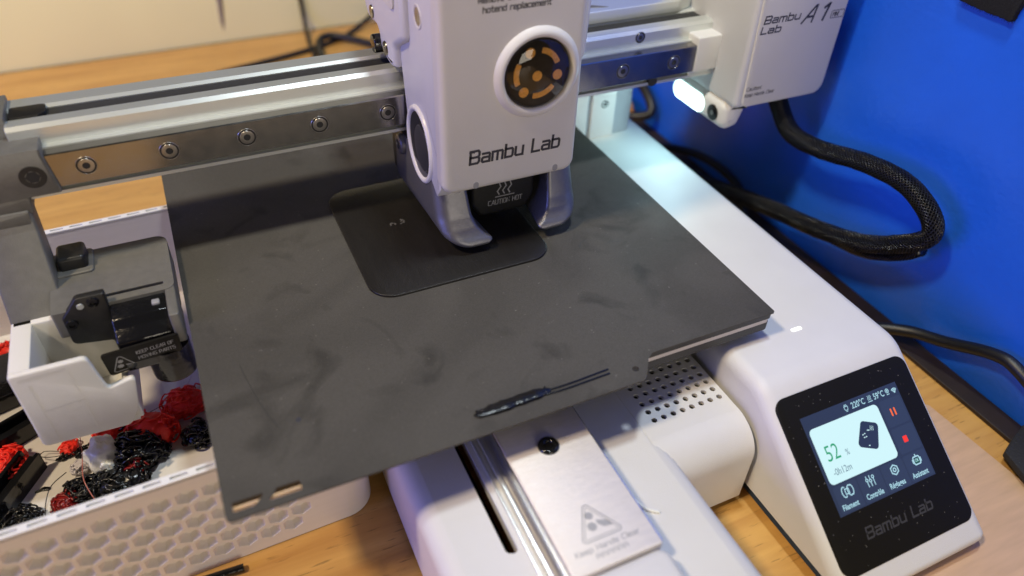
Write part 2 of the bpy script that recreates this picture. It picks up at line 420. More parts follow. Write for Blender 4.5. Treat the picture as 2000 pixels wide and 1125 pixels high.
def strip(bm, pts, wd, T, wv, closed=False):
    """flat mitred band along a polyline in the (u, v) plane at height wv"""
    P = [Vector(p) for p in pts]; n = len(P); h = wd/2; L = []
    for i in range(n):
        if closed: a = P[i-1]; b = P[(i+1) % n]
        else: a = P[i-1] if i else P[i]-(P[1]-P[0]); b = P[i+1] if i < n-1 else P[i]+(P[i]-P[i-1])
        d1 = (P[i]-a).normalized(); d2 = (b-P[i]).normalized()
        n1 = Vector((-d1.y, d1.x)); n2 = Vector((-d2.y, d2.x)); m_ = n1+n2
        m_ = m_*(2/m_.length_squared) if m_.length_squared > 0.5 else n1*1.2
        ext = Vector((0, 0))
        if not closed and i == 0: ext = -d2*h
        if not closed and i == n-1: ext = d1*h
        L.append((bm.verts.new(T(*(P[i]+m_*h+ext), wv)), bm.verts.new(T(*(P[i]-m_*h+ext), wv))))
    rng = range(n) if closed else range(1, n)
    for i in rng:
        bm.faces.new((L[i-1][0], L[i-1][1], L[i][1], L[i][0]))
def stroke(bm, s, u, v, h, wd, T, wv, dw, italic=0.0, gap=1.5, sx=1.0):
    """returns end u; h is cap height"""
    k = h/6; x = 0
    for ch in s:
        if ch == ' ': x += 3.2; continue
        wg, lines = G[ch]
        for j, ln in enumerate(lines):
            strip(bm, [(u+((x+p[0])*sx+p[1]*italic)*k, v+p[1]*k) for p in ln], wd, T, wv+dw*j)
        x += wg+gap
    return u+x*k*sx
def fit_stroke(bm, s, u0, u1, v, h, wd, T, wv, dw, italic=0.0, gap=1.5):
    x = sum(3.2 if c == ' ' else G[c][0]+gap for c in s)-gap
    stroke(bm, s, u0, v, h, wd, T, wv, dw, italic, gap, (u1-u0)/(x*h/6))
def font_text(bm, s, size, P, ux, uy, bold=0.0, xs=1.0, align='LEFT'):
    cu = bpy.data.curves.new('t', 'FONT'); cu.body = s; cu.size = size; cu.align_x = align; cu.offset = bold
    cu.resolution_u = 3
    o = bpy.data.objects.new('t', cu); C.objects.link(o)
    dg = bpy.context.evaluated_depsgraph_get(); dg.update()
    me = bpy.data.meshes.new_from_object(o.evaluated_get(dg))
    vs = [bm.verts.new(P + ux*v.co.x*xs + uy*v.co.y) for v in me.vertices]
    for f in me.polygons:
        try: bm.faces.new([vs[i] for i in f.vertices])
        except ValueError: pass
    C.objects.unlink(o); bpy.data.objects.remove(o); bpy.data.curves.remove(cu); bpy.data.meshes.remove(me)

# ================================================================== SETTING
TZ = -62.0
b = BM(); extr(b, [(-900, -700), (200.5, -700), (197, 374), (-900, 352)], TZ-25, TZ, 0, 0)
struct(finish('table', b, 'wood'))
# cream panel standing along the back of the table
b = BM(); extr(b, [(-900, 353), (196, 376), (196, 396), (-900, 373)], TZ, 110, 0, 0)
struct(finish('back_wall', b, 'cream'))
# blue padded panel along the right of the table
b = BM(); extr(b, [(198.9, -240), (197.5, 372), (225, 372), (226, -240)], TZ-60, 420, 0, 0)
struct(finish('blue_wall', b, 'blue'))

b = BM(); extr(b, [(186.6, -700), (198.6, -700), (197.4, 370), (188.2, 370)], TZ+.05, TZ+2.0, .2, .4)  # thin dark strip standing in for the dark band along the wall foot
tag(finish('dark_strip', b, mat('dark_brown_strip', (.020, .011, .007), .6, var=.3, vscale=60), None, 40), 'dark brown strip standing in for the dark band along the foot of the blue wall', 'batten')

# ================================================================== PRINTER
PR = empty('desktop_3d_printer', (20, 0, TZ))
tag(PR, 'white and grey desktop 3D printer, mid-print, standing on the wooden table', '3D printer')

# ---- right tower with the screen
b = BM()
prof = [(-174.5, -59.5), (-177.3, -57.5), (-178.0, -53.4), (-119.2, -12.0), (90, -12), (90, -59.5)]
extr(b, rpoly(prof, [1, 1.5, 2.5, 14, 6, 2], 6), 73.5, 137.5, 5.0, 5.0, YZ, 5)
TOW = finish('screen_tower', b, 'white', PR, 50)
for fx, fy in ((84, -164), (128, -164), (84, 80), (128, 80)):
    b = BM(); extr(b, circ(fx, fy, 4.5, 20), TZ, -59.0, 0, 0); finish('rubber_foot', b, 'rubber', TOW)
# status light
b = BM(); extr(b, rrect(102.3, -102.5, 106.9, -100.9, 0.7), -12.3, -11.85, 0, 0); finish('status_light', b, 'status', TOW, 0)
# slanted screen plane frame: u along +x, s down the slope, n outward
sd = Vector((0, -51.0, -36.0)).normalized(); sn = Vector((1, 0, 0)).cross(-sd) * -1
if sn.z < 0: sn = -sn
SP0 = Vector((0, -122, -14.0))
def SL(u, s, h): return SP0 + Vector((u, 0, 0)) + sd*s + sn*h
off = -0.1
b = BM(); extr(b, rrect(76.2, 2.4, 134.0, 61.6, 4.0, 6), -1.0, off+0.55, 0, 0.35, SL, 3)
BZ = finish('screen_bezel', b, 'bezel', TOW, 30)
SF = off+0.55
def scr(name, polys, h, m):
    b = BM()
    for p in polys: b.faces.new([b.verts.new(SL(u, s, SF+h)) for u, s in p])
    return finish(name, b, m, BZ_PARENT, 0)
BZ_PARENT = TOW
def scr(name, polys, h, m):
    b = BM()
    for p in polys: b.faces.new([b.verts.new(SL(u, s, SF+h)) for u, s in p])
    return finish(name, b, m, TOW, 0)
u0, u1, s0, s1 = 83.2, 125.9, 10.5, 43.6
W_, H_ = u1-u0, s1-s0
def D(x, y): return (u0+W_*x, s0+H_*y)     # 0..1 display coordinates, y down
scr('display', [[D(0,0), D(1,0), D(1,1), D(0,1)]], 0.03, 'scr_bg')
def drr(x0, y0, x1, y1, r): return rrect(u0+W_*x0, s0+H_*y0, u0+W_*x1, s0+H_*y1, r, 5)
scr('display_card', [drr(.03, .135, .735, .70, 1.7)], 0.06, 'scr_card')
tiles = [drr(.76, .135, .985, .415, .8), drr(.76, .435, .985, .70, .8)] + [drr(.03+.2425*i, .72, .26+.2425*i, .985, .8) for i in range(4)]
scr('display_tile', tiles, 0.06, 'scr_tile')
ux = Vector((1, 0, 0)); uy = -sd
def txt(name, items, m, h=0.10):
    for s, x, y, size, bold, xs in items:
        b = BM(); u, v = D(x, y); font_text(b, s, size, SL(u, v, SF+h), ux, uy, bold, xs)
        finish(name, b, m, TOW, 0)
txt('display_text', [('220°C', .50, .095, 2.9, .03, .80), ('59°C', .735, .095, 2.9, .03, .80),
    ('Filament', .05, .958, 2.5, .05, .80), ('Contrôle', .292, .958, 2.5, .05, .80), ('Réglages', .535, .958, 2.5, .05, .80), ('Assistant', .778, .958, 2.5, .05, .78)], 'scr_text')
txt('display_text', [('52', .09, .485, 7.4, -.02, .80)], 'scr_green')
txt('display_text', [('%', .275, .49, 2.9, 0, .8), ('-0h12m', .095, .63, 3.2, 0, .80)], 'scr_grey')
# icons
b = BM(); TS = SL
def ic(pts, wd, closed=False, h=0.10): strip(b, [D(*p) for p in pts], wd, TS, SF+h, closed)
def arc(cx, cy, rx, ry, a0, a1, n=10): return [(cx+rx*math.cos(R(a0+(a1-a0)*i/n)), cy+ry*math.sin(R(a0+(a1-a0)*i/n))) for i in range(n+1)]
for k in (1, 2, 3): ic(arc(.955, .10, .011*k, .0143*k, 225, 315), .33)
ic([(.953, .098), (.957, .098)], .4)
ic([(.435, .05), (.435, .035), (.455, .035), (.455, .05)], .22); ic([(.428, .05), (.462, .05), (.462, .075), (.455, .088), (.436, .088), (.428, .075)], .22, True, .11); ic([(.438, .1), (.452, .1)], .22)
for k in (.68, .693, .706): ic([(k, .035), (k+.004, .05), (k-.003, .062), (k, .08)], .2)
ic([(.672, .095), (.714, .095)], .25)
ic(arc(.885, .058, .016, .021, 0, 360, 12)[:-1], .25, True); ic(arc(.885, .058, .005, .007, 0, 360, 8)[:-1], .25, True); ic([(.873, .095), (.897, .095)], .25)
# filament spool
for dx in (.10, .155): ic(arc(dx+.02, .80, .022, .05, 60, 300, 12), .38); 
ic(arc(.185, .80, .022, .05, -70, 70, 10), .38); ic([(.13, .775), (.165, .775), (.165, .825), (.13, .825)], .33, True)
# sliders
for i in range(3):
    x = .355+.032*i
    y = (.785, .80, .77)[i]
    ic([(x, .75), (x, y-.02)], .33); ic(arc(x, y, .011, .014, 0, 360, 8)[:-1], .3, True, .11); ic([(x, y+.02), (x, .85)], .33)
# hex nut
ic([(.64+.038*math.cos(R(a+30)), .80+.049*math.sin(R(a+30))) for a in range(0, 360, 60)], .42, True); ic(arc(.64, .80, .014, .018, 0, 360, 10)[:-1], .38, True, .11)
# assistant robot
ic([(.855, .765), (.905, .765), (.912, .775), (.912, .832), (.905, .842), (.855, .842), (.848, .832), (.848, .775)], .42, True); ic([(.88, .765), (.88, .745)], .4, False, .11)
ic([(.838, .79), (.838, .82)], .4); ic([(.922, .79), (.922, .82)], .4)
finish('display_icon', b, 'scr_text', TOW, 0)
scr('display_icon', [drr(.858, .782, .902, .828, .2)], 0.11, 'scr_dgreen')
txt('display_text', [('OK', .861, .817, 1.5, .03, .72)], 'scr_text', 0.14)
scr('display_icon', [drr(.835, .235, .85, .315, .25), drr(.872, .235, .887, .315, .25)], 0.11, 'scr_orange')
scr('display_icon', [drr(.84, .535, .885, .60, .3)], 0.11, 'scr_red')
# little picture of the print
cx, cy = .54, .40
scr('display_icon', [rpoly([D(cx-.015, cy-.165), D(cx+.135, cy-.08), D(cx+.04, cy+.16), D(cx-.135, cy+.06)], 1.3, 5)], 0.09, 'scr_navy')
b = BM(); 
for px_, py_ in ((-.05, -.03), (-.03, -.035), (-.045, -.0), (-.025, .0), (.01, -.055), (.02, -.05), (-.03, .09)): ic([(cx+px_, cy+py_), (cx+px_+.006, cy+py_)], .3, False, .12)
for k in range(3): ic([(cx+.05+.012*k, cy-.085+.006*k), (cx+.04+.012*k, cy-.045+.006*k)], .15, False, .12)
finish('display_icon', b, 'scr_card', TOW, 0)
# lettering under the display and dust
b = BM(); fit_stroke(b, 'Bambu Lab', 90.0, 118.9, -52.9, 3.3, 0.62, lambda u, v, w_: SL(u, -v, w_), SF+0.04, 0.02, 0.15, 1.4)
finish('lettering', b, 'ink_dim', TOW, 0)
b = BM(); rd = random.Random(3)
for i in range(150):
    u = rd.uniform(78, 133.5); s = rd.uniform(3.5, 60.5)
    if u0-.5 < u < u1+.5 and s0-.5 < s < s1+.5: continue
    r_ = rd.uniform(.05, .16)
    b.faces.new([b.verts.new(SL(u+r_*math.cos(a+i)*rd.uniform(.6, 1.4), s+r_*math.sin(a+i), SF+.03)) for a in (0, 1.3, 2.6, 3.9, 5.1)])
finish('dust_speck', b, 'dust', TOW, 0)['kind'] = 'stuff'

# ---- vent block between tower and middle module
holes = []
for i in range(8):
    for j in range(8):
        x = 41.8+3.83*i; y = -108.6+3.85*j
        holes.append(circ(x, y, 1.05, 10))
b = BM()
sheet(b, [(36, -115.7), (71.4, -115.7), (71.4, -60), (36, -60)], holes, -26.3, -25.03, XY, True)
arcp = [(-115.7-12.5*math.sin(R(a)), -37.3+12.3*math.cos(R(a))) for a in range(0, 91, 10)]
pp = arcp + [(-128.2, -59.0), (-126.9, -59.0)] + [(-115.7-11.2*math.sin(R(a)), -37.3+11.0*math.cos(R(a))) for a in range(90, -1, -10)]
extr(b, pp, 36, 71.4, 0, 0, YZ)
extr(b, [(-60, -25.0), (70, -25.0), (70, -59), (69, -59), (69, -26.3), (-60, -26.3)], 36, 71.4, 0, 0, YZ)
finish('vent_block', b, 'white', PR, 40)
b = BM(); box(b, (37, -111, -40), (71, -50, -38)); finish('vent_cavity', b, 'dark', PR, 0)
b = BM(); extr(b, [(-126, -42), (60, -29), (60, -50), (-126, -50)], 72.4, 74.5, 0, 0, YZ); finish('seam_strip', b, 'belt', PR, 0)

# ---- middle module (carries the bed rail)
b = BM()
slot = rpoly([(-24.0, -133.2), (-20.4, -134.6), (-20.4, 60), (-24.0, 60)], [1.6, 1.6, .3, .3], 5)
out = rrect(-37, -170, 35, 80, 3, 4)
sheet(b, out, [slot], -29, -25.0, XY, False)
# rounded shoulders below the top sheet
def shoulder(bm, p, r, z0, z1, n=5):
    rings = []
    for j in range(n+1):
        a = PI/2*j/n; rings.append((offset(p, -r*math.sin(a)), z1-r*(1-math.cos(a))))
    rings.append((offset(p, -r), z0))
    vs = [[bm.verts.new(Vector((u, v, wv))) for u, v in pr] for pr, wv in rings]
    m_ = len(p)
    for a, c in zip(vs[:-1], vs[1:]):
        for i in range(m_): bm.faces.new((a[i-1], a[i], c[i], c[i-1]))
shoulder(b, out, 6.2, -59, -25.0)
finish('middle_module', b, 'white', PR, 50)
b = BM(); box(b, (-26, -140, -45), (-18, 60, -44)); finish('slot_floor', b, 'dark', PR, 0)
for fx, fy in ((-34, -160), (30, -160), (-34, 70), (30, 70)):
    b = BM(); extr(b, circ(fx, fy, 4.5, 20), TZ, -58.8, 0, 0); finish('rubber_foot', b, 'rubber', PR)
# rails beside the cover
b = BM(); box(b, (-16.4, -168, -25.2), (-15.2, 60, -23.2), .3); box(b, (-18.6, -168, -25.2), (-17.8, 60, -24.2), .3)
finish('guide_rail', b, 'alu', PR)
# metal cover plate
b = BM()
extr(b, rrect(-13.6, -152.6, 14.4, 60, .8, 3), -25.2, -15.0, 0, .5, XY, 2)
COV = finish('rail_cover', b, mat('brushed_cover', (0.82, 0.755, 0.69), 0.55, 0.3, var=0.04, vscale=700, bump=0.25, bscale=2500, rvar=0.05, stretch=(.3, 1, 1)), PR)
b = BM(); extr(b, rrect(-14.0, -186, 15.0, -152.9, 3.5, 5), -26, -15.4, 0, 2.5, XY, 4); finish('end_cap', b, 'white', PR, 50)
b = BM(); box(b, (-13.95, -152, -25), (-13.65, 58, -15.6)); box(b, (14.45, -152, -25), (14.65, 58, -15.4)); finish('cover_side', b, mat('polished_side', (.8, .8, .85), .18, 1.0), COV, 30)
# etched warning on the cover
b = BM(); TC = lambda u, v, w_: Vector((u, v, w_)); zt = -14.96
tri = [(-6.2, -145.5), (6.6, -145.2), (-1.2, -134.2)]
tri = [(-6.6, -144.6), (6.8, -144.6), (-.2, -132.6)]
strip(b, rpoly(tri, 1.0, 4), .35, TC, zt, True); strip(b, offset(rpoly(tri, 1.0, 4), .75), .25, TC, zt, True)
def gear(cx, cy, r):
    p = []
    for i in range(16): p.append((cx+(r if i % 2 else r*.75)*math.cos(PI*i/8), cy+(r if i % 2 else r*.75)*math.sin(PI*i/8)))
    b.faces.new([b.verts.new(TC(u, v, zt)) for u, v in p])
gear(-.6, -137.2, 1.4); gear(-1.4, -140.6, 1.6)
b.faces.new([b.verts.new(TC(u, v, zt)) for u, v in [(.6, -139.0), (3.6, -140.3), (4.4, -142.2), (1.8, -141.8), (.5, -140.4)]])
fit_stroke(b, 'Keep Hands Clear', -10.0, 10.0, -147.4, 1.5, .24, TC, zt, .01, .15)
for i in range(6):
    u = -4.6+i*1.7
    strip(b, [(u, -149.9), (u, -148.5), (u+1.1, -148.5), (u+1.1, -149.9)], .2, TC, zt); strip(b, [(u-.1, -149.2), (u+1.2, -149.2)], .2, TC, zt+.01)
finish('lettering', b, 'engrave', COV, 0)

# ---- column at the rear and the arm
b = BM(); extr(b, rrect(92, 50.5, 131, 84, 9, 8), -12.5, 40, 0, 0)
finish('column', b, mat('column_grey', (0.40, 0.43, 0.47), 0.4, 0.3), PR, 50)
b = BM(); box(b, (103.5, 49.2, -12), (116.8, 51, 34), .4); box(b, (92.5, 49.8, -12), (101.5, 51.5, 34), .4); CF = finish('column_strip', b, 'white', PR)

# ---- horizontal beam
b = BM()
bp_ = [(37.5, 30), (37.5, 55), (31.0, 55), (29.6, 54.2), (29.6, 52.4), (22.2, 52.4), (22.2, 54.7), (21.9, 55), (17.3, 55), (16.0, 53.8),
       (16.0, 48.5), (13.4, 48.5), (13.4, 34.6), (10.6, 34.2), (10.6, 33.0), (16, 30)]
extr(b, bp_, -127.8, 139.0, .12, .12, YZ, 1)
BEAM = finish('beam', b, 'alu', PR, 25)
b = BM(); box(b, (-127, 22.5, 52.5), (138.5, 29.4, 53.9), .1); finish('belt', b, 'belt', BEAM)
b = BM(); extr(b, rpoly([(-127, 23.0), (-118.5, 23.0), (-116.5, 25), (-116.5, 30.6), (-118, 31.2), (-127, 31.2)], .8), 53.9, 55.12, 0, .1); finish('belt_clip', b, 'black', BEAM)
rp = rpoly([(9.1, 36.2), (16.2, 36.2), (16.2, 47.8), (9.1, 47.8)], 0.0)
rp = [(9.5, 36.1), (16.2, 36.1), (16.2, 48.0), (9.5, 48.0), (9.1, 47.6), (9.1, 36.5)]
b = BM(); extr(b, rp, -120, 127.0, .2, .2, YZ, 1); RAIL = finish('rail', b, 'steel', BEAM, 25)
# rail screws: one mesh shared by all copies
def screw_mesh(rc, rh, depth):
    b = BM()
    lathe(b, [(rc, -.02), (rc+.28, -.06), (rc+.30, .0)], (0, 0), XZ, 28)
    me0 = b
    return me0
def make_screw(name, loc, rc, rh, parent, ms='screw'):
    """counterbore ring, dark gap, head with hex socket, facing -y"""
    x, y, z = loc
    b = BM(); lathe(b, [(rc+.22, 0.02+y), (rc+.16, y-.05), (rc+.03, y-.05), (rc, y+.0)], (x, z), XZ, 30)
    lathe(b, [(rh, y-.02), (rh-.05, y-.10), (rh-.35, y-.13), (rh*.47, y-.13)], (x, z), XZ, 30)
    o = finish(name, b, ms, parent, 40)
    b = BM(); b.faces.new([b.verts.new((x+u, y-.035, z+v)) for u, v in circ(0, 0, rc+.02, 30)])
    b.faces.new([b.verts.new((x+u, y-.145, z+v)) for u, v in circ(0, 0, rh*.47, 6)])
    g = finish('screw_socket', b, 'dark', parent, 0)
    return o, g
sx0 = -108.8
first = make_screw('rail_screw', (sx0, 9.08, 42.15), 2.95, 2.45, BEAM)
for k in (1, 2, 3, 4, 8, 9):
    for q in first:
        c = q.copy(); C.objects.link(c); c.parent = BEAM; c.location = (25.0*k*S, 0, 0)
make_screw('beam_screw', (102.3, 15.98, 52.2), 2.2, 1.7, BEAM)
make_screw('column_screw', (110.6, 49.15, 5.8), 1.9, 1.5, CF, 'alu')
# notch under the rail
b = BM(); extr(b, circ(107.8, 34.3, 2.3, 20, 1.9), 10.3, 12, 0, 0, XZ); finish('beam_notch', b, 'dark', BEAM, 0)
# raised top plate at right
b = BM(); extr(b, rpoly([(70, 29.4), (129.5, 29.4), (138.6, 33.0), (138.6, 74), (70, 74)], 1.0), 55.2, 60.0, 0, .6); finish('beam_top_plate', b, 'alu', BEAM)
b = BM(); extr(b, [(86, 35), (94, 33), (96, 33), (88.5, 38), (84, 40)], 60.0, 60.12, 0, 0); finish('plate_mark', b, 'grey', BEAM, 0)
b = BM(); lathe(b, [(3.0, 60.02), (2.8, 60.4), (1.2, 60.4), (0, 60.1)], (102, 47), XY, 24); finish('plate_screw', b, 'screw', BEAM)

# ---- end box at right
b = BM()
extr(b, rrect(138.8, 24.0, 187.6, 96, 3.0, 6), -8.0, 52, 2.0, 2.0, XZ, 5)
MB = finish('end_box', b, 'body', PR, 50)
b = BM(); extr(b, rpoly([(142.6, 24.6), (187.0, 24.6), (187.0, 95), (140.4, 95)], [3.0, 5.0, 3, 3], 6), -8.6, -7.0, .5, 0, XZ, 3)
finish('box_front_panel', b, 'cover', MB, 40)
b = BM(); TX = lambda u, v, w_: Vector((u, w_, v)); yb = -8.64
fit_stroke(b, 'Bambu', 143.9, 162.0, 60.9, 2.9, .62, TX, yb, -.01, .12, 1.3)
finish('lettering', b, 'ink', MB, 0); b = BM()
fit_stroke(b, 'Lab', 143.3, 153.2, 56.8, 2.7, .62, TX, yb, -.01, .12, 1.3)
finish('lettering', b, 'ink', MB, 0); b = BM()
stroke(b, 'A', 163.9, 58.8, 6.6, .95, TX, yb, -.01, .42, 1.0, 1.15)
stroke(b, '1', 173.2, 58.9, 6.4, 1.15, TX, yb, -.01, .3, 1.0, 1.0)
stroke(b, 'MINI', 180.2, 59.6, 1.7, .32, TX, yb, -.01, .15, 1.1, .84)
strip(b, rrect(179.3, 58.9, 186.2, 62.0, .4, 3), .28, TX, yb, True)
finish('lettering', b, 'ink', MB, 0); b = BM()
fit_stroke(b, 'Caution!', 143.2, 150.8, 32.2, 1.45, .24, TX, yb, -.01, .12, 1.4)
finish('lettering', b, 'ink', MB, 0); b = BM()
fit_stroke(b, 'Keep Hands Clear', 142.9, 158.8, 29.4, 1.45, .24, TX, yb, -.01, .12, 1.4)
finish('lettering', b, 'ink', MB, 0)
# bracket block where the rail meets the box
b = BM(); extr(b, rrect(127.2, 36.2, 140.2, 51.2, .8, 4), 8.7, 17.5, .6, 0, XZ, 3); finish('rail_end_block', b, 'white', PR, 40)
b = BM(); box(b, (126, 10.8, 33.4), (139, 20, 36.1), .4); finish('rail_end_foot', b, 'alu', PR)
# light and camera housing: capsule along y under the box
b = BM()
hp = rpoly([(137.6, 22.5), (137.6, 14.5), (141.5, 11.0), (148, 12.5), (152, 25.0), (141, 26.0)], [4, 3.5, 4, 4, 1, 1], 6)
extr(b, hp, -4.0, 36, 4.0, 4.0, XZ, 6)
LH = finish('light_housing', b, 'white', MB, 60)
nrm = Vector((-1, 0, -.35)).normalized(); hv = Vector((.33, 0, -1)).normalized()
def LP(u, v, h): return Vector((137.45, u, 18.2)) + Vector((.0, 0, 1))*v + Vector((-1, 0, 0))*h
b = BM(); extr(b, rrect(9.5, -4.2, 33, 4.2, 4.1, 8), -.6, .35, 0, .3, LP, 3); finish('light_strip', b, 'led', LH, 50)
b = BM(); extr(b, circ(3.0, .0, 3.6, 28, 3.6), -.6, .30, 0, .3, LP, 3); finish('camera_lens', b, 'gloss', LH, 50)
b = BM(); extr(b, circ(3.0, .0, 1.1, 16), .2, .36, 0, 0, LP, 3); finish('lens_eye', b, 'screw', LH, 50)
ll = lamp('printer_led_lamp', (0.1350, 0.021, 0.0175), (0.06, 0.0205, -0.045), 0.022, 0.018, (0.55, 0.95, 1.0), 0.008)

# ---- tool head
cx, cy, rr = -7.0, 36.0, 14.2
lower = [(cx+rr*.92*math.cos(R(a)), cy+rr*math.sin(R(a))) for a in range(-140, 1, 10)]
prof = [(-27, 112), (-27, 28.6), (-22.5, 23.2)] + lower + [(10, 60), (10, 112)]
b = BM(); extr(b, prof, -2.2, 49.0, .5, .5, YZ, 2)
bul = rpoly([(46, 56.0), (50, 53), (58.0, 64), (59.5, 112), (46, 112)], [0, 2, 3, 0, 0], 4)
extr(b, bul, -16, 6, 2.0, 1.0, XZ, 4)
TH = finish('tool_head', b, 'body', PR, 40)
b = BM(); extr(b, rrect(-2.5, 27.4, 48.4, 125, 4.5, 7), -30.2, -24.5, 2.2, .4, XZ, 7); FC = finish('front_cover', b, 'cover', TH, 60)
b = BM(); extr(b, rrect(-2.3, 28.5, 48.2, 124, 5.0, 7), -27.4, -27.2, 0, 0, XZ, 7); 
b.free()
for hx, hz in ((9.6, 29.9), (40.4, 30.2)):
    b = BM(); extr(b, rrect(hx-1.0, hz-1.6, hx+1.0, hz+1.0, .95, 5), -30.28, -29.9, 0, .0, XZ); finish('clip_hole', b, 'ink_grey', TH, 0)
b = BM(); TX = lambda u, v, w_: Vector((u, w_, v)); yf = -30.25
fit_stroke(b, 'Bambu Lab', 7.4, 41.2, 38.3, 4.7, .92, TX, yf, -.01, .08, 1.35)
strip(b, [(7.6, 42.9), (8.9, 42.7)], .8, TX, yf-.02)
finish('lettering', b, 'ink', TH, 0); b = BM()
fit_stroke(b, 'Remove this Cover for', 10.6, 35.4, 91.9, 1.7, .36, TX, yf, -.01, .05, 1.4)
finish('lettering', b, 'ink', TH, 0); b = BM()
fit_stroke(b, 'hotend replacement', 12.0, 34.8, 88.9, 1.7, .36, TX, yf, -.01, .05, 1.4)
finish('lettering', b, 'ink', TH, 0)
# round window
wc = (31.2, 67.2)
b = BM(); lathe(b, [(15.6, -30.1), (15.2, -30.6), (14.4, -31.5), (13.4, -32.0), (12.6, -31.8), (12.1, -31.2), (11.9, -30.2), (11.9, -27.0)], wc, XZ, 64); finish('window_ring', b, mat('ring_white', (.72, .70, .67), .35), TH, 60)
b = BM(); extr(b, circ(*wc, 11.95, 48), -30.35, -30.3, 0, 0, XZ); finish('window_backing', b, mat('window_black', (.020, .016, .014), .3, var=.3, vscale=400), TH, 0)
b = BM()
def pad(x, z, r): extr(b, circ(wc[0]+x, wc[1]+z, r, 24), -30.35, -30.55, 0, .05, XZ, 1)
def pada(rad, a0, a1, hw=1.0):
    p = [(wc[0]+(rad+hw)*math.cos(R(a)), wc[1]+(rad+hw)*math.sin(R(a))) for a in range(a0, a1+1, 5)]
    p += [(wc[0]+(rad-hw)*math.cos(R(a)), wc[1]+(rad-hw)*math.sin(R(a))) for a in range(a1, a0-1, -5)]
    extr(b, rpoly(p, [.95 if i in (0, len(p)//2-1, len(p)//2, len(p)-1) else 0 for i in range(len(p))], 4), -30.35, -30.55, 0, .05, XZ, 1)
for a in (112, -12, 232): pad(7.6*math.cos(R(a)), 7.6*math.sin(R(a)), 1.75)
pad(0, -1.0, 1.75)
pada(7.6, 20, 80, .95); pada(7.6, 150, 205, .95); pada(7.8, 260, 320, .95)
finish('contact_pad', b, 'gold', TH, 40)
b = BM(); lathe(b, [(11.85*math.cos(R(a)), -30.6-3.2*math.sin(R(a))) for a in range(0, 90, 8)]+[(0, -33.8)], wc, XZ, 48); finish('window_lens', b, 'glass', TH, 80)
# fan opening on the left side
fy, fz = -7.0, 36.0
b = BM(); lathe(b, [(14.6, -2.0), (14.4, -3.0), (13.6, -3.4), (12.9, -3.2), (12.2, -2.6), (12.0, 1.0)], (fy, fz), YZ, 48, .88); finish('fan_ring', b, mat('ring_gloss_white', (.80, .79, .77), .3), TH, 60)
b = BM(); extr(b, circ(fy, fz, 10.7, 40, 12.1), -2.45, -2.35, 0, 0, YZ); finish('fan_cavity', b, 'dark', TH, 0)
b = BM(); lathe(b, [(8.6, -2.46), (8.4, -2.7), (0, -2.75)], (fy-2.0, fz-.5), YZ, 40, .88)
finish('fan_rotor', b, mat('fan_grey', (.035, .035, .045), .3), TH, 40)
# countersunk hole near the top of the side
b = BM(); lathe(b, [(4.0, -2.15), (3.8, -2.5), (3.0, -2.45), (2.7, -2.1), (2.6, -1.8)], (-11.2, 83.2), YZ, 32); finish('side_boss', b, 'white', TH, 60)
b = BM(); lathe(b, [(2.9, -2.3), (1.2, -2.28), (1.0, -2.25), (0, -2.25)], (-11.2, 83.2), YZ, 24); finish('side_screw', b, 'screw', TH, 60)
# seam lines on the side
b = BM(); strip(b, [(-24.2, 27), (-24.2, 110)], .25, YZ, -2.24); strip(b, [(-15, 52.5), (-24.2, 40)], .25, YZ, -2.24); finish('side_seam', b, 'ink_grey', TH, 0)
# heated nozzle block under the cover
b = BM(); extr(b, rpoly([(13, 30), (13, 12), (16.5, 6.5), (35, 6.5), (38.8, 12), (38.8, 30)], [0, 3, 3, 3, 3, 0], 5), -18, 0, 1.5, 1.5, XZ, 4)
extr(b, circ(25.5, -9, 4.5, 20), 6.8, 3.2, 0, .8, XY, 2); lathe(b, [(3.2, 3.4), (2.6, 2.4), (.8, 1.2), (0, 1.2)], (25.5, -9), XY, 20)
finish('hotend_sock', b, 'black', TH, 50)
b = BM(); yh = -18.04
fit_stroke(b, 'CAUTION HOT', 19.6, 33.6, 11.0, 1.9, .26, TX, yh, -.01, .05, 1.5)
strip(b, [(22.6, 14.2), (30.2, 14.2)], .4, TX, yh)
for k in range(3):
    x = 24.0+2.2*k; strip(b, [(x, 15.2), (x-.7, 16.6), (x+.7, 18.4), (x, 20.4), (x+.6, 21.6)], .5, TX, yh)
finish('lettering', b, 'ink_grey', TH, 0)
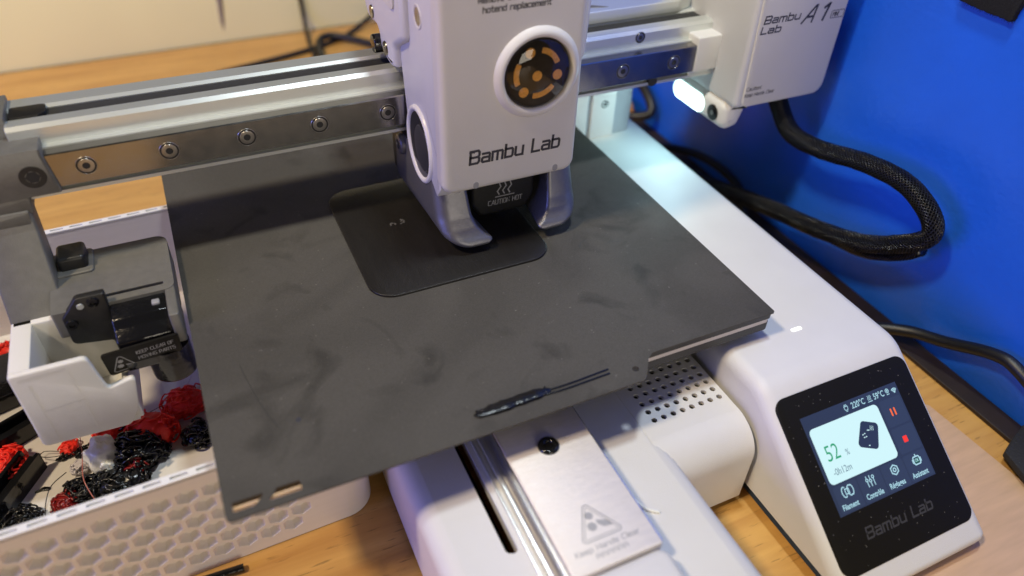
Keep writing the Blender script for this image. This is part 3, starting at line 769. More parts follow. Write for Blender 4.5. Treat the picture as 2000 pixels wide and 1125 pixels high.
# cooling ducts
def duct(mir):
    # horizontal slices: front-outer, front-inner, back-inner, back-outer corners of the left duct
    sl = [(30.0, (-2.4, -20), (8.5, -21), (8.5, 6), (-2.4, 20)), (22.0, (-2.6, -22), (9.5, -23), (9, 8), (-2.6, 27)),
          (14.0, (-2.7, -25), (10.2, -25.5), (9.5, 8), (-2.7, 28)), (10.0, (-2.4, -28), (11.6, -27.8), (11, 8), (-2.7, 28)),
          (7.4, (-1.2, -30.4), (13.8, -29.6), (12.6, 4), (-2.6, 27)), (5.6, (.8, -31.6), (16.2, -31.2), (13, -6), (-2.2, 26)),
          (4.2, (2.8, -31.4), (15.0, -31.6), (12, -12), (-.8, 2)), (3.2, (4.6, -30.0), (12.2, -30.2), (10.4, -14), (1.0, -6))]
    Z = [q[0] for q in sl]; fine = []
    for i in range(len(sl)-1):
        p0, p1, p2, p3 = sl[max(i-1, 0)], sl[i], sl[i+1], sl[min(i+2, len(sl)-1)]
        for j in range(5):
            t = j/5
            def cr(a, b_, c, d): return 0.5*((2*b_)+(-a+c)*t+(2*a-5*b_+4*c-d)*t*t+(-a+3*b_-3*c+d)*t**3)
            z = p1[0]+(p2[0]-p1[0])*t
            fine.append((z, [(cr(p0[k][0], p1[k][0], p2[k][0], p3[k][0]), cr(p0[k][1], p1[k][1], p2[k][1], p3[k][1])) for k in (1, 2, 3, 4)]))
    fine.append((sl[-1][0], list(sl[-1][1:])))
    b = BM(); rings = []
    for z, q in fine:
        pts = rpoly(q, [6.0, 1.4, 2.0, 1.2], 7)
        rings.append([b.verts.new(((51.2-x) if mir else x, y, z)) for x, y in pts])
    for a, c in zip(rings[:-1], rings[1:]):
        for i in range(len(a)): b.faces.new((a[i-1], a[i], c[i], c[i-1]))
    b.faces.new(rings[0]); b.faces.new(rings[-1][::-1])
    return finish('cooling_duct', b, 'silver', TH, 60)
duct(False); duct(True)
b = BM(); lathe(b, [(4.2, -2.5), (4.0, -4.0), (3.4, -4.5), (2.0, -4.5), (1.8, -3.6), (0, -3.6)], (14.5, 25.5), YZ, 28); finish('pivot_screw', b, 'silver', TH, 60)
# carriage on the rail
b = BM(); box(b, (0, -4, 24), (46, 9.0, 56), 1.2); box(b, (-1.5, 12, 5), (44, 34, 30), 2.0)
finish('carriage', b, 'black', TH, 50)
# arm behind the head reaching over the beam
b = BM(); ap = rpoly([(46, 110), (46, 74), (40, 66), (27, 66.5), (25.5, 60), (20, 57.5), (14, 56.8), (10, 58), (9.5, 66), (-2, 72), (-2, 110)], [0, 5, 6, 3, 3, 2, 1, 1, 3, 3, 0], 5)
extr(b, ap, -5.0, 16, 2.2, 2.2, YZ, 4); finish('upper_bracket', b, 'body', TH, 60)
for (yy, zz, rr_) in ((18.5, 62.2, 2.6), (33.0, 70.5, 2.4)):
    b = BM(); lathe(b, [(rr_, -5.02), (rr_-.2, -5.5), (rr_*.5, -5.4), (0, -5.0)], (yy, zz), YZ, 24); finish('bracket_screw', b, 'screw', TH, 60)
b = BM(); extr(b, circ(27.0, 61.0, 3.4, 28), -7.5, 4, .5, .5, YZ, 3); finish('idler_wheel', b, 'gloss', TH, 50)
b = BM(); extr(b, rrect(4, 80, 26, 112, 3), -5.6, -4.8, 0, .4, YZ, 2); finish('bracket_plate', b, 'cover', TH, 50)

# ---- left bracket, arm and wiper
b = BM()
extr(b, [(7.6, 35.0), (8.0, 50.6), (19, 50.6), (20, 56.8), (38, 56.8), (38, 35)], -160, -127.6, .6, .3, YZ, 2)
extr(b, rpoly([(-160, 35.2), (-117.8, 35.2), (-119.4, 48.8), (-119.4, 51.2), (-160, 51.2)], .5, 3), 7.4, 16.5, .6, 0, XZ, 2)
extr(b, rpoly([(-160, 29.5), (-127.8, 29.5), (-127.2, 35.4), (-160, 35.4)], .6, 3), 7.9, 20, .6, 0, XZ, 2)
extr(b, rpoly([(-160, 25.0), (-129.4, 25.0), (-129.0, 31), (-160, 31)], .6, 3), 7.0, 20, .6, 0, XZ, 2)
LB = finish('beam_end_bracket', b, 'grey', PR, 40)
b = BM(); lathe(b, [(3.9, 7.42), (3.7, 7.35), (3.5, 7.36), (2.2, 7.3), (2.1, 7.32)], (-123.9, 42.2), XZ, 30); finish('bracket_screw', b, 'black', LB, 60)
b = BM(); b.faces.new([b.verts.new((-123.9+u, 7.33, 42.2+v)) for u, v in circ(0, 0, 2.15, 6)]); finish('screw_socket', b, 'dark', LB, 0)
b = BM(); ap = [(8, 31), (6.5, 24), (-1.5, 8), (-8, -4), (4, -4), (11, 8), (18, 31)]
extr(b, rpoly(ap, [1, 3, 3, 1, 1, 3, 1], 4), -145.0, -128.6, .8, .8, YZ, 2)
WA = finish('wiper_arm', b, 'grey', PR, 50)
# housing plate with a slot
b = BM(); slot = rrect(-114.8, -12.8, -96.8, -11.2, .75, 4)
sheet(b, rpoly([(-131, -16), (-93.6, -16), (-93.6, 16.5), (-131, 16.5)], [1, 3, 4, 2], 5), [slot], -4, 6.0, XY, True)
extr(b, rpoly([(-97.0, -30), (-93.7, -30), (-93.7, -14), (-97.0, -14)], .8, 3), -6.0, 5.8, 0, .6, XY, 2)
finish('wiper_housing', b, 'grey', WA, 40)
b = BM(); extr(b, rrect(-128, 5.5, -119, 15.5, 1.5, 4), 6, 11.5, 0, 1.2, XY, 3); finish('wiper_knob', b, 'black', WA, 50)
b = BM(); extr(b, rrect(-130.6, 3.0, -117.5, 17, 1.5, 4), 5.9, 6.8, 0, .5, XY, 3); finish('knob_seat', b, 'grey', WA, 50)
b = BM(); extr(b, rpoly([(-128.2, -7), (-128.2, 4), (-125, 7.5), (-122.5, 10.8), (-114.0, 10.8), (-114.0, -18), (-116.5, -18), (-116.5, -9)], [2, 2, 2, 2, .6, .4, .4, 1], 4), -17, -14.5, .4, 0, XZ, 2)
finish('wiper_bracket', b, 'black', WA, 50)
for sx_, sz_ in ((-126.0, 1.6), (-117.9, 9.0-.6)):
    b = BM(); lathe(b, [(1.9, -17.0), (1.7, -17.9), (.9, -18.0), (.8, -17.4), (0, -17.4)], (sx_, sz_), XZ, 24); finish('wiper_screw', b, 'gloss', WA, 60)
b = BM(); lathe(b, [(1.1, -17.0), (1.0, -17.3), (0, -17.3)], (-121.8, 7.6), XZ, 20); finish('wiper_pin', b, 'alu', WA, 60)
b = BM(); extr(b, rpoly([(-16, 4.8), (-16, -14), (-29.4, -14), (-29.6, -1), (-25.5, 1.6), (-23.5, 4.2)], [0, 0, 1, 1.5, 2, 1.5], 4), -114.0, -97.2, .5, .5, YZ, 2)
finish('wiper_block', b, 'gloss', WA, 50)
b = BM(); box(b, (-101.5, -21.0, 3.2), (-99, -18.6, 5.2), .4); finish('wiper_tab', b, 'ink_grey', WA)
b = BM(); extr(b, circ(-101, -24, 7.2, 28, 6.0), -24, -10, 2.0, 0, XY, 4); finish('wiper_drum', b, 'gloss', WA, 50)
b = BM(); extr(b, rpoly([(-96.4, -12), (-96.0, -20.5), (-99, -20.8), (-106.5, -19.0), (-107.2, -16)], [.5, .8, 1.5, 2, .5], 4), -27, -15, .4, .4, XZ, 2); finish('wiper_flap', b, 'gloss', WA, 50)
lt = lambda u, v, w_: Vector((u, w_-v*.25, v))
b = BM(); extr(b, rpoly([(-119.6, -14.6), (-96.4, -10.4), (-96.0, -.9), (-119.6, -2.6)], 1.2, 4), -32.0, -31.0, .15, .15, lt, 2); finish('warning_plate', b, 'bezel', WA, 30)
b = BM(); yl = -32.05
def LT(u, v, w_):   # follow the plate's taper
    return lt(u, v + (u+119.6)*.10, w_)
strip(b, rpoly([(-118.2, -13.1), (-110.6, -12.9), (-114.8, -4.6)], .7, 4), .32, LT, yl, True)
def g2(cx, cy, r): b.faces.new([b.verts.new(LT(cx+(r if i % 2 else r*.7)*math.cos(PI*i/7), cy+(r if i % 2 else r*.7)*math.sin(PI*i/7), yl)) for i in range(14)])
g2(-115.0, -8.2, 1.0); g2(-115.5, -10.6, 1.15); b.faces.new([b.verts.new(LT(u, v, yl)) for u, v in [(-114.0, -10.2), (-112.2, -10.9), (-111.4, -12.2), (-113.2, -11.9)]])
fit_stroke(b, 'KEEP CLEAR OF', -109.6, -98.2, -7.1, 1.55, .22, LT, yl, -.01, .05)
fit_stroke(b, 'MOVING PARTS', -109.6, -98.2, -10.1, 1.55, .22, LT, yl, -.01, .05)
finish('lettering', b, 'ink_grey', WA, 0)
# white purge bucket
b = BM()
fr = rpoly([(-145.0, -.8), (-123.0, -.8), (-122.0, -9.0), (-121.0, -15.6), (-112.3, -13.4), (-115.0, -28), (-119, -34.5), (-145.6, -33.5)], [1, 2.0, 3, 1.2, 1.2, 6, 3, 2], 5)
extr(b, fr, -32.6, -30.6, .7, .3, XZ, 3)
extr(b, rpoly([(-32, -1.0), (-4, -1.0), (-4, -33), (-32, -33)], 1.0, 3), -145.0, -138.8, .8, .3, YZ, 3)
extr(b, rpoly([(-145, -1.0), (-131.0, -1.0), (-128, -9), (-113, -14), (-116, -33), (-145, -33)], 1.0, 3), -8.5, -3.2, .6, .6, XZ, 3)
extr(b, rpoly([(-32, -14.8), (-4, -14.8), (-4, -33), (-32, -33)], 1.0, 3), -116.6, -114.6, .3, .6, YZ, 3)
extr(b, [(-144, -31.5), (-116, -31.5), (-116, -5), (-144, -5)], -34, -31.5, 0, 0, XY)
strip(b, [(-142.4, -3.4), (-130.0, -3.2)], 1.0, XZ, -32.72)
strip(b, [(-140.5, -18.2), (-128.6, -17.8)], .7, XZ, -32.72); strip(b, [(-129.0, -4.6), (-128.6, -31)], .5, XZ, -32.70); strip(b, [(-140.6, -6), (-140.6, -32)], .4, XZ, -32.70)
finish('purge_bucket', b, mat('bucket_white', (.74, .72, .67), .45, bump=.1, bscale=2000), PR, 45)

# ---- heated bed under the sheet
b = BM(); extr(b, rrect(-91.3, -100.5, 91.5, 84, 1.5, 4), -2.7, -.55, 0, 0); BED = finish('heated_bed', b, 'black', PR)
b = BM(); extr(b, rrect(-90.6, -100.3, 91.0, 83.5, 1.5, 4), -4.6, -2.7, 0, 0); finish('foam_layer', b, 'stripe', BED)
b = BM(); extr(b, rrect(-91.0, -100.4, 91.2, 84, 1.5, 4), -7.9, -4.6, 0, 0); finish('bed_carrier', b, 'black', BED)
b = BM(); box(b, (-40, -80, -14.4), (40, 70, -7.6), 1); finish('bed_bracket', b, 'black', BED)
b = BM(); lathe(b, [(3.4, -15.0), (3.3, -14.4), (2.6, -14.0), (1.6, -14.1), (1.4, -14.5), (0, -14.5)], (0, -110.8), XY, 32); finish('cover_screw', b, 'gloss', COV, 60)

# ================================================================== STEEL SHEET, PRINT, PURGE LINES
outer = rpoly([(-92, -110.1), (33.0, -110.1), (35.6, -107.4), (39.2, -102.4), (41.6, -100.8), (92, -100.8), (92, 84), (-92, 84)], [1.6, 1.6, 1.2, .8, 1, 1.0, 2, 2], 4)
h1 = rpoly([(-90.0, -107.6), (-84.6, -107.6), (-81.4, -104.6), (-90.0, -104.6)], .4, 3)
h2 = rpoly([(-81.2, -107.6), (-72.3, -107.6), (-72.3, -104.4), (-78.4, -104.4)], .4, 3)
b = BM(); sheet(b, outer, [h1, h2, circ(32.8, -104.9, 1.15, 20)], -.55, 0.0)
SH = tag(finish('build_sheet', b, 'plate', None, 30), 'dark grey textured steel sheet lying on the printer bed, smudged with wipe marks', 'build plate')
# little slips seen through the slots
b = BM(); box(b, (-90.5, -106.4, -1.4), (-72, -105.6, -.6), .1); finish('slot_edge', b, mat('warm_edge', (.70, .50, .30), .5), BED)
b = BM(); extr(b, rpoly([(-33, 29), (-33, -43), (36, -43), (36, 29)], [9, 9, 9, 9], 8), 0.02, .9, 0, .25, XY, 2)
PRT = empty('printed_part', (1.5, -7, 0)); tag(PRT, 'thin black rounded square being printed on the grey sheet under the nozzle', 'print')
finish('base_layer', b, 'printed', PRT, 50)
b = BM()
rd = random.Random(8)
for cx_ in (-13.6, -9.6):
    for k in range(7):
        a = rd.uniform(0, 6.3); x = cx_+rd.uniform(-1, 1); y = -1.2+rd.uniform(-1.4, 1.2)
        strip(b, [(x, y), (x+.45*math.cos(a), y+.45*math.sin(a))], .5, XY, .93+.004*k)
finish('surface_mark', b, mat('pale_scuff', (.13, .13, .13), .5), PRT, 0)['kind'] = 'stuff'
# purge line: lumpy bead with two thin tails
b = BM(); rd = random.Random(2); pts = []
for i in range(70):
    t = i/69; pts.append((-21.2+25.5*t, -102.7+.6*t+rd.uniform(-.1, .1), .25))
tube(b, pts, lambda t: .25+1.85*min(1, t*5, (1-t)*5)**.6*(1+.22*noise.noise(Vector((t*9, 0, 0)))), 12, 1, raw=True, flat=.30)
for k in range(120):
    t = rd.random(); x = -20.4+23.5*t; y = -102.7+.6*t+rd.uniform(-1.6, 1.6); r_ = rd.uniform(.12, .36)
    bmesh.ops.create_icosphere(b, subdivisions=1, radius=r_, matrix=Matrix.Translation((x, y, .66-.2*abs(y+102.4))))
PLN = finish('purge_bead', b, 'blackf', None, 60); tag(PLN, 'lumpy shiny black plastic bead near the front edge of the grey sheet', 'plastic bead')
PE = empty('purge_line', (12, -102.5, 0)); tag(PE, 'pair of thin black plastic lines running right from the lumpy bead', 'plastic line')
b = BM(); tube(b, [(1, -102.0, .2), (10, -102.3, .2), (20, -101.9, .2), (24.6, -101.7, .2)], .36, 6, 1, flat=.5); finish('strand', b, 'blackf', PE, 60)
b = BM(); tube(b, [(1, -103.4, .2), (8, -103.8, .2), (17, -103.6, .2), (24.2, -103.4, .2)], .36, 6, 1, flat=.5); finish('strand', b, 'blackf', PE, 60)
SCR2 = mat('dark_scratch2', (.03, .035, .035), .5)
# thin scratch and a dark dot on the sheet
b = BM(); strip(b, [(-80.0, -54.6), (-79.0, -62), (-77.3, -72), (-75.6, -79), (-73.4, -85.2)], .22, XY, .012); finish('scratch', b, mat('dark_scratch', (.030, .029, .028), .5), SH, 0)
b = BM(); b.faces.new([b.verts.new((u, v, .012)) for u, v in circ(-68.1, -83.7, .85, 16)]); finish('dark_spot', b, 'ink', SH, 0)
b = BM()
for p in ([(58, 8), (60.5, 4.5), (63, 3.2)], [(66.5, .6), (68, -1.6), (70, -2.2), (71, -1)], [(73.5, -.6), (77, -2.6), (79.4, -1.8), (78.6, .6), (76.6, .8)], [(47, -42), (49, -39.5), (52, -38.5)], [(57, -44), (60, -43), (63, -44.5)]):
    strip(b, p, .22, XY, .012); finish('scratch', b, SCR2, SH, 0); b = BM()
b.free()

# ================================================================== WHITE SCRAP BIN
BY = R(1.3); BP = Vector((-92, -79.5, 0))
def BT(x, y, z):      # bin frame: x, y relative to world but yawed slightly
    p = Vector((x+92, y+79.5, 0)); c, s_ = math.cos(BY), math.sin(BY)
    return Vector((BP.x+p.x*c-p.y*s_, BP.y+p.x*s_+p.y*c, z))
BIN = empty('scrap_bin', (-125, -5, TZ)); tag(BIN, 'open white printed bin with a honeycomb front, left of the printer, holding plastic scraps', 'bin')
def prm(px_, py_): return px_
# body as outer skin (front left out) + inside skin
X0, X1, Y0, Y1, ZR = -215.0, -48.5, -79.5, 70.0, -14.6
outp = rpoly([(X0, Y0), (X1, Y0), (X1, Y1), (X0, Y1)], [10, 10, 8, 8], 8)
inp = rpoly([(X0+3, Y0+3), (X1-3, Y0+3), (X1-3, Y1-3), (X0+3, Y1-3)], [8, 8, 6, 6], 8)
# hexagonal pits on the front face
hexr = 3.6
pits = []
for r_ in range(6):
    for c_ in range(18):
        x = (-77.2 if r_ % 2 == 0 else -73.6)-7.5*c_
        if x > -197: pits.append((x, -53.7+6.22*r_))
def hexp(x, z, r_, sz=.96): return [(x+r_*math.cos(R(60*i+30)), z+r_*sz*math.sin(R(60*i+30))) for i in range(6)]
b = BM()
FT = lambda u, v, wv: BT(u, wv, v)
fo = [(X0+12, TZ+.3), (X1-12, TZ+.3), (X1-12, ZR), (X0+12, ZR)]
es = []; rings = []
for lp in [fo]+[hexp(x, z, hexr) for x, z in pits]:
    vs = [b.verts.new(FT(u, v, Y0)) for u, v in lp]; rings.append(vs)
    for i in range(len(vs)): es.append(b.edges.new((vs[i-1], vs[i])))
bmesh.ops.triangle_fill(b, use_beauty=True, use_dissolve=False, edges=es)
for (x, z), rg in zip(pits, rings[1:]):
    inn = [b.verts.new(FT(u, v, Y0+2.5)) for u, v in hexp(x, z, hexr*.50)]
    for i in range(6): b.faces.new((rg[i-1], rg[i], inn[i], inn[i-1]))
    b.faces.new(inn)
HF = finish('honeycomb_front', b, 'print_white', BIN, 15)
b = BM()
# outer skin except flat front part
o_lo = [BT(u, v, TZ+.3) for u, v in outp]; o_hi = [BT(u, v, ZR) for u, v in outp]
vl = [b.verts.new(p) for p in o_lo]; vh = [b.verts.new(p) for p in o_hi]
for i in range(len(outp)):
    a, c = outp[i-1], outp[i]
    if abs(a[1]-Y0) < .01 and abs(c[1]-Y0) < .01:
        continue
    b.faces.new((vl[i-1], vl[i], vh[i], vh[i-1]))
for xa, xb_ in ((X0+9.9, X0+12), (X1-12, X1-9.9)):
    b.faces.new([b.verts.new(p) for p in (BT(xa, Y0, TZ+.3), BT(xb_, Y0, TZ+.3), BT(xb_, Y0, ZR), BT(xa, Y0, ZR))])
FZ = -59.0
ni = len(inp); vi = [b.verts.new(BT(u, v, ZR)) for u, v in inp]; vf = [b.verts.new(BT(u, v, FZ)) for u, v in inp]
for i in range(ni): b.faces.new((vi[i-1], vi[i], vf[i], vf[i-1]))
b.faces.new(vf)
finish('bin_wall', b, 'print_white', BIN, 40)
# rim with little dashes cut into it
b = BM(); dashes = []
x = X0+14
while x < X1-18:
    for yy in (Y0+.95, Y1-2.0):
        dashes.append(rrect(x, yy, x+5.0, yy+1.1, .3, 2))
    x += 7.3
sheet(b, outp, [inp]+dashes, ZR-.9, ZR+.5, lambda u, v, wv: BT(u, v, wv), False)
finish('bin_rim', b, mat('rim_white', (.80, .80, .80), .5), BIN, 30)
b = BM(); sheet(b, offset(outp, .2), [offset(inp, -.2)], ZR-1.0, ZR-.35, lambda u, v, wv: BT(u, v, wv), False); finish('rim_groove', b, mat('groove_white', (.60, .60, .60), .6), BIN, 0)

# ---- scraps
def clump(name, c, r, m, label, cat, seed, n=120, rt=.45, flat=.6, core=True, sx=1.0, loops=True, group='plastic scraps lying in the bin', rot=0.0):
    rd = random.Random(seed); b = BM(); cz = FZ + r*flat*.75
    cc = Vector((c[0], c[1], cz)); cr, srr = math.cos(rot), math.sin(rot)
    def tr(v): 
        x, y = v.x*sx, v.y; return cc + Vector((x*cr-y*srr, x*srr+y*cr, v.z*flat))
    if core:
        bb = BM(); bmesh.ops.create_icosphere(bb, subdivisions=4, radius=1.0)
        mp = {}
        for v in bb.verts:
            d = v.co.normalized(); k = 1+.30*noise.noise(d*1.9+Vector((seed, 0, 0)))+.14*noise.noise(d*5+Vector((0, seed, 0)))
            k += .05*abs(noise.noise(d*14+Vector((0, 0, seed))))
            mp[v] = b.verts.new(tr(d*r*.80*k))
        for f in bb.faces: b.faces.new([mp[v] for v in f.verts])
        bb.free()
    if loops and n:
        ps = []; d = Vector((rd.uniform(-1, 1), rd.uniform(-1, 1), rd.uniform(.2, 1))).normalized()
        ax = Vector((rd.uniform(-1, 1), rd.uniform(-1, 1), rd.uniform(-1, 1))).normalized(); ph = 0; om = rd.uniform(.7, 1.1)
        for i in range(n*3):
            if i % 14 == 0: ax = (ax*.5 + Vector((rd.uniform(-1, 1), rd.uniform(-1, 1), rd.uniform(-1, 1)))).normalized(); om = rd.uniform(.6, 1.3)*rd.choice((1, 1, -1))
            d = (Matrix.Rotation(.13, 3, ax) @ d).normalized(); ph += om
            e1 = d.orthogonal().normalized(); e2 = d.cross(e1)
            k = (.90 if core else .62)+.10*math.sin(i*.37)
            ps.append(tr(d*r*k + (e1*math.cos(ph)+e2*math.sin(ph))*r*.17 + d*r*.13*math.sin(ph*.5)))
        tube(b, ps, rt*.8, 4, r*.12)
    for v in b.verts:
        if v.co.z < FZ+.1: v.co.z = FZ+.1
    o = finish(name, b, m, None, 180); tag(o, label, cat, group); return o
clump('filament_scrap', (-104.2, -7.0), 8.0, 'red', 'bright red frayed tangle of plastic, rightmost red scrap in the bin', 'plastic scrap', 11, 200, .4, .45, True, 1.1)
clump('filament_scrap', (-101.8, -25.5), 5.8, 'blackf', 'small round curled ball of black plastic below the rightmost red tangle', 'plastic scrap', 12, 150, .7, .7)
clump('filament_scrap', (-132.8, -26.0), 7.6, 'whitef', 'glossy milky white melted plastic blob in the middle of the scraps', 'plastic scrap', 13, 0, .4, 1.15, True, 1.05, False)
clump('filament_scrap', (-141.5, -23.5), 3.4, 'clearf', 'small pale translucent curl left of the white melted blob', 'plastic scrap', 14, 60, .5, .7)
clump('filament_scrap', (-132.0, -31.0), 3.4, 'whitef', 'small white knob of melted plastic in front of the big white blob', 'plastic scrap', 15, 0, .4, 1.9, True, 1, False)
clump('filament_scrap', (-122.8, -26.8), 8.4, 'blackf', 'large shiny black plastic clump right of the white blob', 'plastic scrap', 16, 260, .6, .85)
clump('filament_scrap', (-117.2, -19.5), 8.6, 'red', 'large red plastic clump behind the shiny black clump', 'plastic scrap', 17, 90, .5, .8, True, 1.1)
clump('filament_scrap', (-131.2, -13.2), 6.0, 'red', 'red plastic clump just behind the white melted blob', 'plastic scrap', 18, 90, .5, .75)
clump('filament_scrap', (-129.0, -37.0), 7.6, 'blackf', 'shiny black lumpy plastic clump nearest the front rim, right of the loopy tangle', 'plastic scrap', 19, 260, .5, .65, True, 1.2)
clump('filament_scrap', (-140.5, -35.0), 7.4, 'blackf', 'black loopy tangle of plastic string in front of the white blob', 'plastic scrap', 20, 260, .42, .6, False, 1.25)
clump('filament_scrap', (-115.6, -27.0), 4.0, 'blackf', 'small black curl at the right end of the large black clump', 'plastic scrap', 21, 80, .6, .8)
clump('filament_scrap', (-124.0, -32.6), 4.4, 'dred', 'dark red plastic piece half buried between the black clumps', 'plastic scrap', 22, 60, .5, 1.15)
clump('filament_scrap', (-146.8, -38.2), 4.8, 'dred', 'dark red plastic piece against the front rim beside the loopy tangle', 'plastic scrap', 23, 90, .5, .6)
clump('filament_scrap', (-145.9, -11.8), 3.6, 'red', 'small red plastic piece lying alone left of the white blob', 'plastic scrap', 24, 50, .4, .5)
clump('filament_scrap', (-147.4, -14.6), 3.0, 'blackf', 'small stringy black piece touching the small red piece', 'plastic scrap', 25, 80, .3, .4, False, 1.4)
clump('filament_scrap', (-139.6, -17.0), 4.2, 'blackf', 'dark flat black piece between the white blob and the red clump', 'plastic scrap', 26, 30, .4, .45, True, 1.2)
clump('filament_scrap', (-166.5, -13.5), 8.4, 'red', 'large red plastic clump at the left edge of the picture beside the black channel', 'plastic scrap', 27, 160, .5, .6)
clump('filament_scrap', (-169.0, 49.0), 7.0, 'red', 'red plastic clump high at the left edge behind the white bucket', 'plastic scrap', 28, 120, .5, .6)
clump('filament_scrap', (-160.8, -39.5), 7.0, 'blackf', 'black open tangle of plastic string at the lower left against the rim', 'plastic scrap', 29, 190, .42, .6, False, 1.3)
# stray threads
def thread(pts, r_, m, label):
    b = BM(); tube(b, pts, r_, 5, .8); tag(finish('plastic_thread', b, m, None, 180), label, 'plastic thread', 'stray threads over the scrap bin')
thread([(-137.4, -12, -50), (-138.0, -20, -44), (-137.5, -30, -44), (-137.8, -40, -46), (-135.2, -48, -50)], .16, mat('copper_thread', (.45, .12, .08), .3), 'thin reddish thread arching over the white melted blob')
thread([(-124, -4, -50), (-122.5, -9, -49), (-124.5, -14, -51), (-127.5, -15, -53), (-130, -11, -54), (-131, -8, -56)], .45, 'blackf', 'thick curled black thread sticking up behind the red clump')
thread([(-141.5, -16, -57), (-150, -16, -56), (-155, -13, -57), (-154, -11, -57), (-149, -13, -57)], .16, 'blackf', 'thin black looped thread left of the small red piece')
thread([(-146, -26, -55), (-150, -32, -53), (-152, -38, -54), (-153, -43, -57)], .18, 'blackf', 'thin black arched thread left of the loopy tangle')
thread([(-121, -8, -57), (-113, -7, -55), (-107, -7, -56)], .12, 'blackf', 'fine thread running left from the bright red tangle')
thread([(-103, 2, -57), (-98, 6, -52), (-94, 8, -48)], .15, 'clearf', 'fine pale thread near the dark sheet above the bright red tangle')
b = BM(); extr(b, rpoly([(-158.5, -28), (-154, -26.4), (-152, -27.4), (-152.6, -28.4), (-155, -27.8)], .3), FZ+.05, FZ+.8, 0, .2); tag(finish('plastic_flake', b, 'blackf', None, 50), 'small curved dark flake lying alone on the bin floor', 'plastic flake')
# black extruded bars
def channel(c, L, rot, label, wd=9.0, ht=7.0):
    b = BM(); cr, s_ = math.cos(rot), math.sin(rot)
    def T(u, v, wv): return Vector((c[0]+wv*cr-u*s_, c[1]+wv*s_+u*cr, FZ+.1+v))
    p = [(-wd/2, 0), (wd/2, 0), (wd/2, ht), (wd/2-1.4, ht), (wd/2-1.4, 1.6), (.8, 1.6), (.8, ht*.7), (-.8, ht*.7), (-.8, 1.6), (-wd/2+1.4, 1.6), (-wd/2+1.4, ht), (-wd/2, ht)]
    extr(b, p, -L/2, L/2, .12, .12, T, 1); tag(finish('black_channel', b, 'gloss', None, 30), label, 'plastic channel', 'black plastic channels in the bin')
channel((-162, 2.5), 34, R(27), 'glossy black grooved plastic bar lying behind the left red clump')
channel((-163.5, -26), 26, R(58), 'open black plastic channel standing at an angle in front of the left red clump', 8.0, 8.0)
b = BM(); extr(b, rpoly([(-185, 12), (-152, 22), (-150, 36), (-160, 44), (-188, 40)], 3, 4), FZ+.1, FZ+9, 1, 2, XY, 3); tag(finish('black_scrap_piece', b, 'gloss', None, 50), 'dark black plastic piece in the bin left of the white bucket', 'plastic piece')
b = BM(); tube(b, [(-112, -83.4, TZ+1.4), (-95.5, -84.3, TZ+1.4)], 1.3, 12, 3); tag(finish('black_rod', b, 'gloss', None, 50), 'thin glossy black rod on the table in front of the white bin', 'rod')

# ================================================================== CABLES AND OTHER THINGS
def sleeve(parent_name, pts, r_, n, pitch, flat):
    P = tubepts(pts, 1.1); b = BM()
    par = bpy.data.objects[parent_name]
    t0 = (P[1]-P[0]).normalized(); nrm = t0.cross(Vector((0, 0, 1))).normalized(); fr_ = []; L = 0
    for i, p in enumerate(P):
        t = (P[min(i+1, len(P)-1)]-P[max(i-1, 0)]).normalized(); nrm = (nrm-t*nrm.dot(t)).normalized()
        if i: L += (p-P[i-1]).length
        fr_.append((p, nrm.copy(), t.cross(nrm), L))
    for k in range(n):
        for sg in (1, -1):
            pp = []
            for q, (p, nn, bi, L) in enumerate(fr_):
                a = 2*PI*k/n+sg*2*PI*L/pitch; rr_ = r_+(.22 if (q+k) % 2 else .04)
                pp.append(p+nn*math.cos(a)*rr_+bi*math.sin(a)*rr_*flat)
            tube(b, pp, .25, 3, 1, raw=True)
    finish('braid', b, 'thread_black', par, 180)['kind'] = 'stuff'
def cable(name, pts, r_, m, label, flat=1.0, sides=14, cat='cable'):
    b = BM(); tube(b, pts, r_, sides, 2.0, flat); o = finish(name, b, m, None, 180)
    if m == 'braid': sleeve(o.name, pts, r_, 16, 24, flat)
    return tag(o, label, cat, {'braided_cable': 'braided cables by the blue wall', 'power_cable': 'smooth black cables by the blue wall', 'signal_cable': 'thin black cables behind the beam'}.get(name))
cable('braided_cable', [(168, 10, 30), (171, 2, 22), (175, -9, 7.5), (177, -27, 7.0), (179, -50, 12), (181, -70, 12.5), (182, -84, 6), (182, -87.5, -2), (181, -79, -11), (179, -63, -21),
     (177, -40, -28), (174, -8, -34), (168, 25, -40), (163, 55, -45), (160, 85, -50)], 4.3, 'braid', 'thick black braided cable looping out of the grey end box past the blue wall', .85, 16)
cable('braided_cable', [(158, 100, -54), (164, 62, -50), (171, 30, -44), (176, 2, -37), (180, -24, -33), (183, -45, -31), (185, -62, -28), (186, -76, -20), (186.5, -84, -12)], 3.4, 'braid', 'second braided sleeve running under the looping black cable', .8, 14)
cable('power_cable', [(128, -70, -58), (150, -80, -57), (176, -82, -55), (188, -93, -51), (192, -108, -46), (193, -126, -37), (193, -137, -36), (193, -160, -44)], 2.6, 'rubber', 'smooth black cable bending up the blue wall right of the screen tower')
cable('power_cable', [(146, 70, -50), (160, 84, -48), (172, 80, -46), (184, 62, -44), (188, 42, -44), (188, 24, -48), (180, 8, -56)], 2.4, 'rubber', 'dark thin cable arching over the table behind the looping braided cable')
cable('coiled_cable', [(170, 150, -50), (178, 128, -50), (190, 118, -46), (193, 128, -38), (193, 150, -30), (192, 170, -26), (188, 180, -34), (184, 168, -44), (178, 150, -50), (172, 120, -56)], 3.0, 'rubber', 'loose black cable loop in the corner behind the light housing')
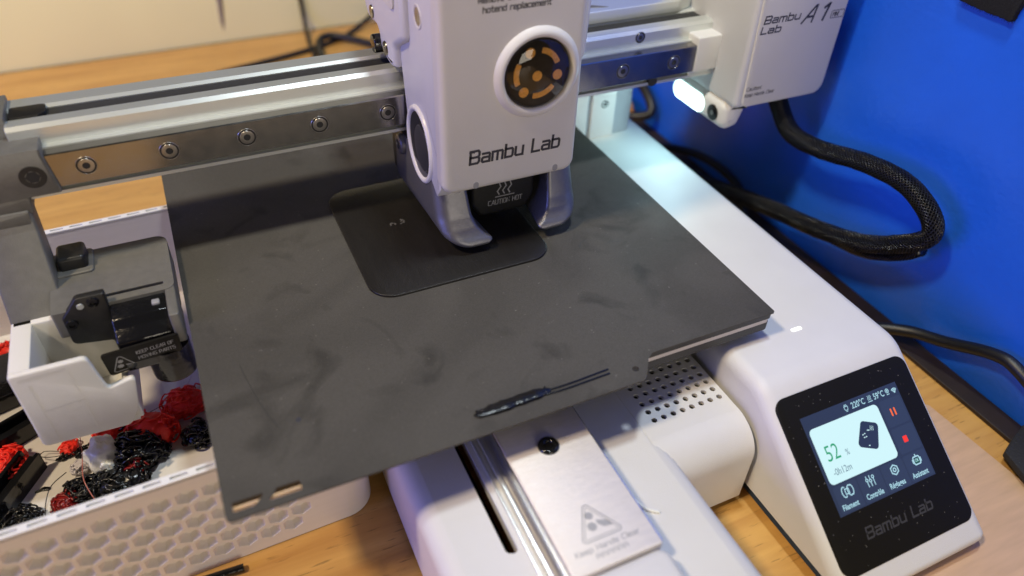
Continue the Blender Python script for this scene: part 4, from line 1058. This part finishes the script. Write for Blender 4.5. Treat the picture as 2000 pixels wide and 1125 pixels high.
b = BM(); tube(b, [(190, 143, -52), (186, 136, -52)], 3.2, 16, 2); tag(finish('brass_plug', b, 'gold', None, 40), 'small brass coloured plug in the dark corner beneath the light housing', 'plug')
b = BM(); box(b, (166, 140, TZ), (192, 185, TZ+13), 2); tag(finish('power_adapter', b, 'black', None, 40), 'black adapter block in the dark corner beside the brass plug', 'adapter')
cable('signal_cable', [(24, 371, 40), (26, 371, -20), (27, 368, -52), (24, 345, -60), (22, 322, -60), (18, 290, -60)], 1.6, 'rubber', 'thin black cable hanging down the cream wall behind the beam')
cable('signal_cable', [(100, 372, -30), (86, 370, -52), (60, 352, -60), (41, 338, -60), (15, 326, -60), (-20, 316, -60), (-50, 308, -60)], 1.9, 'rubber', 'long thin black cable crossing the table to the left behind the beam')
cable('usb_cable', [(25, 290, -59), (27, 322, -58.5), (31, 336, -57), (39, 341, -56.5), (50, 335, -57), (70, 312, -58), (90, 280, -59)], 2.7, 'rubber', 'thick dark cable making a tight bend on the table beside the thin cables')
b = BM(); tube(b, [(-35, 374, -58), (-33, 372.5, -30), (-28, 371, 30), (-20, 371, 110)], 2.6, 10, 6); tag(finish('wall_cable_shadow', b, mat('cable_shadow_grey', (.30, .25, .20), .6), None, 180), 'blurred grey-brown cable shadow on the cream wall, modelled as a tube', 'cable')  # soft cable shadow on the cream wall, modelled as a grey-brown tube
# black fabric tab on the blue wall
b = BM(); rd = random.Random(4)
pl = [(-46, 88), (-50.5, 77.6), (-60, 77.2), (-72.0, 77.0), (-73, 85), (-73.5, 110), (-46, 110)]
pl2 = []
for i in range(len(pl)):
    a = Vector(pl[i]); c = Vector(pl[(i+1) % len(pl)]); n = max(1, int((c-a).length/.7))
    for j in range(n):
        p = a+(c-a)*j/n; pl2.append((p.x+rd.uniform(-.18, .18), p.y+rd.uniform(-.18, .18)))
extr(b, pl2, 198.4, 195.8, 0, .4, YZ, 2)
for i in range(500):
    a = rd.randrange(len(pl2)); p = pl2[a]; q = Vector((p[0], p[1])); an = rd.uniform(0, 6.3); L = rd.uniform(.4, 1.3)
    tube(b, [Vector((196.8, q.x, q.y)), Vector((196.6+rd.uniform(-.6, .6), q.x+L*math.cos(an), q.y+L*math.sin(an)))], .05, 3, 9, raw=True)
tag(finish('fabric_tab', b, 'fabric', None, 60), 'black fuzzy fabric tab stuck high on the blue wall', 'fabric tab')
# woven strap at right edge
b = BM(); extr(b, rpoly([(194.5, -148.5), (184.5, -151.5), (175.3, -155.0), (172.0, -166.5), (175, -178), (196, -175)], 1.0, 3), TZ+3.6, TZ+6.5, .5, .5, XY, 2)
tag(finish('woven_strap', b, mat('woven_black', (.014, .014, .014), .7, bump=.9, bscale=1300), None, 40), 'black woven strap end lying on the pale board at the right edge', 'strap')
# pale board under the tower's right side
b = BM(); extr(b, [(60, -210), (150, -98), (174, -125), (168, -260), (60, -260)], TZ+.05, TZ+1.4, .15, .15)
b.free()
b = BM(); extr(b, [(142, -120.5), (166.5, -118.5), (172.5, -124.0), (178, -235), (152, -260), (120, -250), (98, -176.5), (134, -176.5)], TZ+.1, TZ+1.6, .2, .2, XY, 1)
tag(finish('pale_board', b, 'ply', None, 30), 'thin pale wooden board on the darker table right of the screen tower', 'board')
# thread of white plastic on the middle module
b = BM(); tube(b, [(17.6, -118.5, -24.6), (17.2, -126, -24.3), (18.2, -132, -23.8), (20.4, -137.0, -24.4), (23.6, -139.6, -24.6)], .42, 8, 1); tag(finish('white_thread', b, 'whitef', None, 180), 'short white plastic thread lying beside the metal cover on the white module', 'plastic thread')
